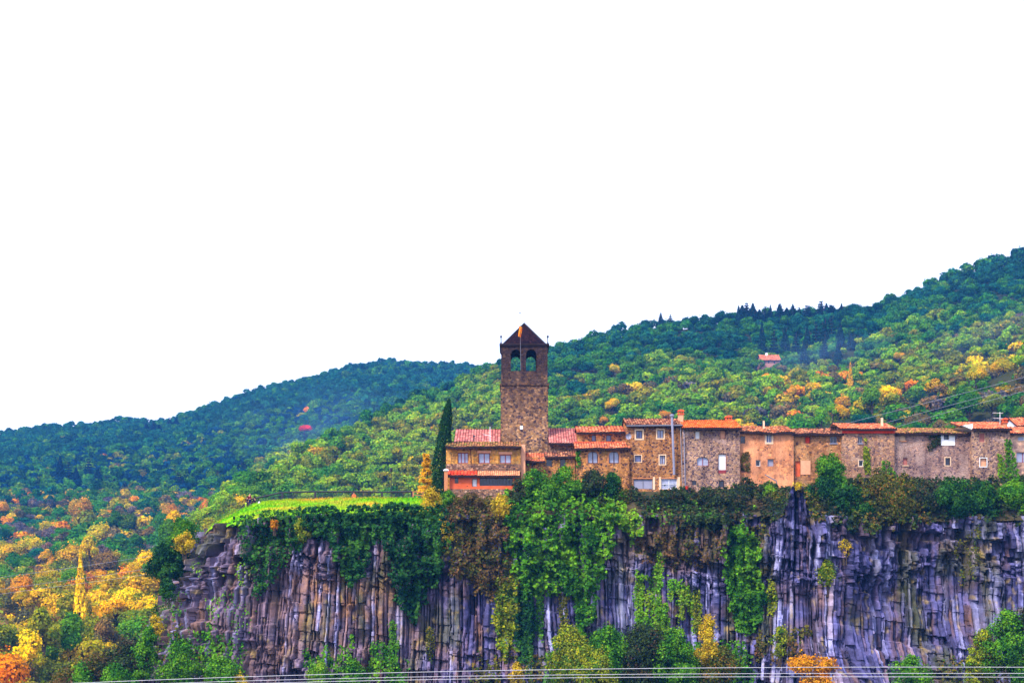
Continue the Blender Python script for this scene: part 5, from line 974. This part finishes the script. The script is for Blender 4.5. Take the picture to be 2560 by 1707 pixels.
# ------------------------------------------------------------------ fence, lamp, people on the grass
def zt_(x, y): return float(top_z(np.array([x]), np.array([y]))[0])
Yf_ = 186.
fe = thing('metal_fence', 'dark wire mesh fence along the crest of the grass promontory', 'fence', (X_(830, Yf_), Yf_, zt_(X_(830, Yf_), Yf_)))
def fence_run(root, pts, h, mat, mesh=True, rail=.105, post=.13):
    for i, (px, Y) in enumerate(pts):
        x = X_(px, Y); z = zt_(x, Y); MB().box(x-post, x+post, Y-post, Y+post, z-.3, z+h+.06).build('post', mat, root)
        if i+1 < len(pts):
            px1, Y1 = pts[i+1]; x1 = X_(px1, Y1); z1 = zt_(x1, Y1); m = MB(); a, b = np.array((x+.1, Y, z)), np.array((x1-.1, Y1, z1))
            for hh in (h, .15): m.tube([a+(0, 0, hh), b+(0, 0, hh)], rail, 6)
            if mesh:
                k = int((x1-x)/.16)
                for q in range(1, k): p = a+(b-a)*q/k; m.tube([p+(0, 0, .15), p+(0, 0, h)], .022, 3)
                for q in range(1, 7): m.tube([a+(0, 0, .15+(h-.15)*q/7), b+(0, 0, .15+(h-.15)*q/7)], .011, 3)
            else:
                for hh in (h*.6,): m.tube([a+(0, 0, hh), b+(0, 0, hh)], rail, 6)
            m.build('panel', mat, root)
fence_run(fe, [(627, 185.), (706, 185.6), (788, 186.2), (881, 186.6), (955, 186.8), (1029, 187.)], 1.15, M['iron'])
fd = thing('mesh_barrier', 'short sloping dark mesh barrier beside the people at the grass tip', 'barrier', (X_(604, 184.), 184., 42))
x0, x1 = X_(594, 184.), X_(617, 184.); m = MB(); za, zb_ = zt_(x0, 184.), zt_(x1, 184.); m.tube([(x0, 184, za+.1), (x1, 184, zb_+1.0)], .05, 6).tube([(x0, 184, za), (x1, 184, zb_+.1)], .04, 6).tube([(x1, 184, zb_-.2), (x1, 184, zb_+1.05)], .05, 6)
for q in range(9): x = lerp(x0, x1, q/9); m.tube([(x, 184, lerp(za, zb_, q/9)), (x, 184, lerp(za+.1, zb_+1.0, q/9))], .016, 4)
m.build('panel', M['iron'], fd)
fw = thing('wooden_fence', 'weathered wooden rail fence at the right end of the grass before the larch', 'fence', (X_(1055, 184.), 184., 42.5)); fence_run(fw, [(1033, 184.), (1058, 184.), (1080, 184.)], 1.0, M['brick_trim'], False, .05, .07)
lp = thing('street_lamp', 'thin dark street lamp rising above the middle of the metal fence', 'street lamp', (X_(978, 187.6), 187.6, zt_(X_(978, 187.6), 187.6)))
xl = X_(978, 187.6); zl = zt_(xl, 187.6); zq = Z_(1180, 187.6)
MB().lathe(xl, 187.6, [(.12, zl-.2), (.1, zl+.5), (.06, zl+.6), (.045, zq)], 8).build('post', M['iron'], lp)
MB().lathe(xl, 187.6, [(.05, zq), (.16, zq+.06), (.2, zq+.4), (.24, zq+.42), (.05, zq+.58), (.02, zq+.68)], 8).build('lantern', M['iron'], lp)

def skin_obj(name, verts, edges, mat, parent, loc, rz, sub=1):
    me = bpy.data.meshes.new(name); c, s = math.cos(rz), math.sin(rz)
    me.from_pydata([(v[0]*c-v[1]*s, v[0]*s+v[1]*c, v[2]) for v in verts], [], edges); me.materials.append(mat)
    bm = bmesh.new(); bm.from_mesh(me); bm.verts.layers.skin.verify(); bm.to_mesh(me); bm.free(); o = link(name, me, parent, loc)
    mod = o.modifiers.new('skin', 'SKIN'); mod.use_smooth_shade = True
    sk = me.skin_vertices[0].data
    for i, v in enumerate(verts): sk[i].radius = (v[3], v[4] if len(v) > 4 else v[3]); sk[i].use_root = (i == 0)
    o.modifiers.new('sub', 'SUBSURF').levels = sub; o.modifiers['sub'].render_levels = sub; return o
SKIN = paint('skin', (.5, .26, .18), .6, .05); HAIR = paint('hair', (.03, .02, .018), .7, .2)
def cloth(nm, c): return paint(nm, c, .9, .12, 14)
def person(label, px, py_feet, Y, rz, jacket, trousers, sit=False, hgt=1., hair=HAIR, on=None):
    x = X_(px, Y); z = on if on is not None else zt_(x, Y); r = thing('person', label, 'person', (x, Y, z)); r.scale = (hgt,)*3
    if not sit:
        hip = [(s*.09, 0, .9) for s in (-1, 1)]; kn = [(s*.1, -.02, .5) for s in (-1, 1)]; an = [(s*.1, .01, .09) for s in (-1, 1)]; toe = [(s*.12, -.15, .04) for s in (-1, 1)]; pz = .95
    else:
        hip = [(s*.1, -.02, .14) for s in (-1, 1)]; kn = [(s*.13, -.36, .46) for s in (-1, 1)]; an = [(s*.12, -.55, .09) for s in (-1, 1)]; toe = [(s*.13, -.72, .05) for s in (-1, 1)]; pz = .16
    up = lambda h: pz+h
    V = [(0, 0, pz, .13, .1), (0, .01, up(.22), .125, .095), (0, .01, up(.42), .15, .1), (0, 0, up(.54), .055), (0, -.01, up(.6), .06), (0, -.02, up(.69), .085, .1), (0, -.015, up(.78), .06), (0, -.125, up(.68), .014)]
    E_ = [(0, 1), (1, 2), (2, 3), (3, 4), (4, 5), (5, 6), (5, 7)]
    for s, h, k, a, t in ((-1, hip[0], kn[0], an[0], toe[0]), (1, hip[1], kn[1], an[1], toe[1])):
        b = len(V); V += [(*h, .085), (*k, .058), (*a, .042), (*t, .035)]; E_ += [(0, b), (b, b+1), (b+1, b+2), (b+2, b+3)]
        b = len(V); el = (s*.25, .04, up(.18)) if not sit else (s*.26, -.1, up(.2)); wr = (s*.24, -.1, up(-.04)) if not sit else (s*.16, -.32, up(.26))
        V += [(s*.18, .01, up(.46), .055), (*el, .042), (*wr, .027), (wr[0], wr[1]-.03, wr[2]-.06, .03, .016)]; E_ += [(2, b), (b, b+1), (b+1, b+2), (b+2, b+3)]
        for f in range(4):
            q = len(V); dx = (f-1.5)*.019; ln = (.07, .085, .08, .06)[f]; V += [(wr[0]+dx, wr[1]-.04, wr[2]-.1, .009), (wr[0]+dx, wr[1]-.055, wr[2]-.1-ln*.5, .008), (wr[0]+dx, wr[1]-.04, wr[2]-.1-ln, .007)]; E_ += [(b+3, q), (q, q+1), (q+1, q+2)]
        q = len(V); V += [(wr[0]-s*.03, wr[1]-.05, wr[2]-.06, .01), (wr[0]-s*.035, wr[1]-.07, wr[2]-.1, .008)]; E_ += [(b+3, q), (q, q+1)]
    body = skin_obj('body', V, E_, SKIN, r, (0, 0, 0), rz)
    JV = [(0, 0, pz-.04, .165, .125), (0, .01, up(.22), .15, .115), (0, .01, up(.42), .17, .12), (0, 0, up(.52), .075)]; JE = [(0, 1), (1, 2), (2, 3)]
    for s in (-1, 1):
        b = len(JV); el = (s*.25, .04, up(.18)) if not sit else (s*.26, -.1, up(.2)); wr = (s*.24, -.085, up(-.01)) if not sit else (s*.17, -.29, up(.25))
        JV += [(s*.18, .01, up(.46), .075), (*el, .06), (*wr, .045)]; JE += [(2, b), (b, b+1), (b+1, b+2)]
    skin_obj('jacket', JV, JE, jacket, r, (0, 0, 0), rz)
    TV = [(0, 0, pz+.02, .15, .115)]; TE = []
    for h, k, a in zip(hip, kn, an): b = len(TV); TV += [(*h, .1), (*k, .075), (*a, .06)]; TE += [(0, b), (b, b+1), (b+1, b+2)]
    skin_obj('trousers', TV, TE, trousers, r, (0, 0, 0), rz)
    if hair: skin_obj('hair', [(0, .02, up(.72), .09, .1), (0, .01, up(.8), .07, .08), (0, .06, up(.64), .06)], [(0, 1), (0, 2)], hair, r, (0, 0, 0), rz)
    for a, t in zip(an, toe): skin_obj('shoe', [(a[0], a[1]+.03, .05, .05), (t[0], t[1], .04, .042)], [(0, 1)], M['iron'], r, (0, 0, 0), rz)
    return r
navy, wine, hiv, dk, orr = cloth('navy_cloth', (.02, .025, .09)), cloth('wine_cloth', (.16, .02, .03)), cloth('lime_cloth', (.4, .6, .03)), cloth('dark_cloth', (.03, .02, .03)), cloth('rust_cloth', (.6, .16, .05))
person('person in wine red jacket and navy trousers standing at the left end of the fence', 624.5, 1256, 183.4, math.radians(150), wine, navy, hair=None)
person('person in dark navy clothes standing close behind the one in wine red', 618, 1256, 184.1, math.radians(200), dk, navy, hgt=.96)
person('small child in lime yellow jacket by the legs of the standing pair', 614.5, 1257, 182.9, math.radians(160), hiv, hiv, sit=False, hgt=.52)
person('person in dark clothes sitting on the grass right of the standing pair', 636.5, 1257, 183., math.radians(-120), dk, dk, sit=True)
person('dark haired person in rust orange top sitting on the crest by the fence', 885, 1248, 184.4, math.radians(10), orr, orr, sit=True)
xb = X_(648, 182.6); zb0 = zt_(xb, 182.6)
tag(MB().lathe(xb, 182.6, [(.1, zb0-.03), (.16, zb0+.08), (.14, zb0+.2), (.05, zb0+.28), (.08, zb0+.33)], 9).build('bag', M['white'], None), 'small white bag on the grass right of the sitting person in dark clothes', 'bag')

# ------------------------------------------------------------------ cables
def cable(label, pts, Y, r, group, mat='wire'):
    P = np.array(pts, float); d = np.polyfit(P[:, 0], P[:, 1], min(3, len(P)-1)); lo, hi_ = P[0, 0], P[-1, 0]; m = MB()
    Yf2 = Y if callable(Y) else (lambda q: Y)
    m.tube([at(q, np.polyval(d, q), Yf2(q)) for q in np.linspace(lo, hi_, 40)], r, 5); return tag(m.build('cable', M[mat], None), label, 'cable', group)
g_ = 'cables across the bottom of the photo'
cable('upper of the three cables strung across the foot of the cliff', [(-400, 1738), (261, 1703), (762, 1687), (1382, 1673), (1850, 1667.5), (2560, 1667), (3000, 1669)], 60., .0115, g_)
cable('middle of the three cables strung across the foot of the cliff', [(-400, 1748), (350, 1709), (762, 1697), (1080, 1691.5), (1880, 1682.5), (2560, 1682), (3000, 1683)], 60.3, .0115, g_)
cable('lowest of the three cables strung across the foot of the cliff', [(-400, 1756), (450, 1712), (1080, 1699.5), (1880, 1690), (2560, 1691.5), (3000, 1694)], 59.7, .0115, g_)
g_ = 'cables above the right hand roofs'
for lb, P in (('upper', [(2080, 1068), (2260, 1021), (2349, 999), (2439, 974), (2560, 943), (2800, 874)]), ('middle', [(2180, 1066), (2260, 1045), (2349, 1019), (2439, 996), (2560, 964), (2800, 894)]), ('lowest', [(2180, 1085), (2260, 1062), (2367, 1031), (2456, 1005), (2560, 978), (2800, 912)])):
    cable('%s of the three thin cables rising behind the right hand roofs' % lb, P, 215., .02, g_, 'cable_grey')
g_ = 'cables across the left valley'
for lb, P in (('upper', [(-300, 1480), (0, 1443), (219, 1412), (377, 1390), (470, 1374)]), ('middle', [(-300, 1513), (0, 1472), (219, 1443), (379, 1419), (470, 1404)]), ('lowest', [(-300, 1530), (0, 1484), (219, 1456), (381, 1432), (470, 1418)])):
    cable('%s of the three thin cables crossing the left valley' % lb, P, 225., .018, g_, 'cable_grey')

# ------------------------------------------------------------------ air
hm = bpy.data.materials.new('haze'); hm.use_nodes = True; hn_ = hm.node_tree.nodes; hn_.remove(hn_['Principled BSDF'])
pv = hn_.new('ShaderNodeVolumePrincipled'); pv.inputs['Color'].default_value = (.07, .34, 1, 1); pv.inputs['Density'].default_value = .00016; pv.inputs['Anisotropy'].default_value = 0
hm.node_tree.links.new(pv.outputs[0], hn_['Material Output'].inputs['Volume'])
zlo = float(gz.min())-1
hb_ = MB().box(-1600, 1700, -70, 1910, zlo, 300).build('haze', hm, None); tag(hb_, kind='stuff')
hb_['label'] = 'thin bluish autumn haze filling the valley'; hb_['category'] = 'haze'

def wisp(name, label, cat, c, r, dens, seed, tilt=0.):
    m = bpy.data.materials.new(name); m.use_nodes = True; n = m.node_tree.nodes; l = m.node_tree.links; n.remove(n['Principled BSDF'])
    v = n.new('ShaderNodeVolumePrincipled'); v.inputs['Color'].default_value = (.3, .55, 1, 1)
    tc = n.new('ShaderNodeTexCoord'); ln = n.new('ShaderNodeVectorMath'); ln.operation = 'LENGTH'; l.new(tc.outputs['Object'], ln.inputs[0])
    mr = n.new('ShaderNodeMapRange'); mr.inputs[1].default_value = 1.; mr.inputs[2].default_value = .1; mr.inputs[3].default_value = 0; mr.inputs[4].default_value = dens; l.new(ln.outputs['Value'], mr.inputs[0])
    nz = noise(n, l, tc.outputs['Object'], 2.2, 3); r2 = ramp(n, [(.38, (0, 0, 0)), (.68, (1, 1, 1))]); l.new(nz.outputs[0], r2.inputs[0])
    mu = n.new('ShaderNodeMath'); mu.operation = 'MULTIPLY'; l.new(mr.outputs[0], mu.inputs[0]); l.new(r2.outputs[0], mu.inputs[1]); l.new(mu.outputs[0], v.inputs['Density'])
    l.new(v.outputs[0], n['Material Output'].inputs['Volume'])
    bm = bmesh.new(); bmesh.ops.create_icosphere(bm, subdivisions=2, radius=1); me = bpy.data.meshes.new(name); bm.to_mesh(me); bm.free(); me.materials.append(m)
    o = link(name, me, None, c); o.scale = r; o.rotation_euler = (0, tilt, 0); return tag(o, label, cat, kind='stuff')
wisp('smoke', 'thin blue smoke drifting from the farmhouse across the wooded hillside', 'smoke', at(2040, 885, Yh-25), (40, 26, 10), .009, 1, -.12)
wisp('mist', 'blue mist lying in the fold between the far hill and the nearer spur', 'mist', at(790, 1075, 860.), (75, 110, 26), .0025, 2, -.2)
wisp('mist', 'blue mist at the upper right of the hillside above the autumn belt', 'mist', at(2440, 850, 600.), (40, 40, 14), .003, 3, -.3)
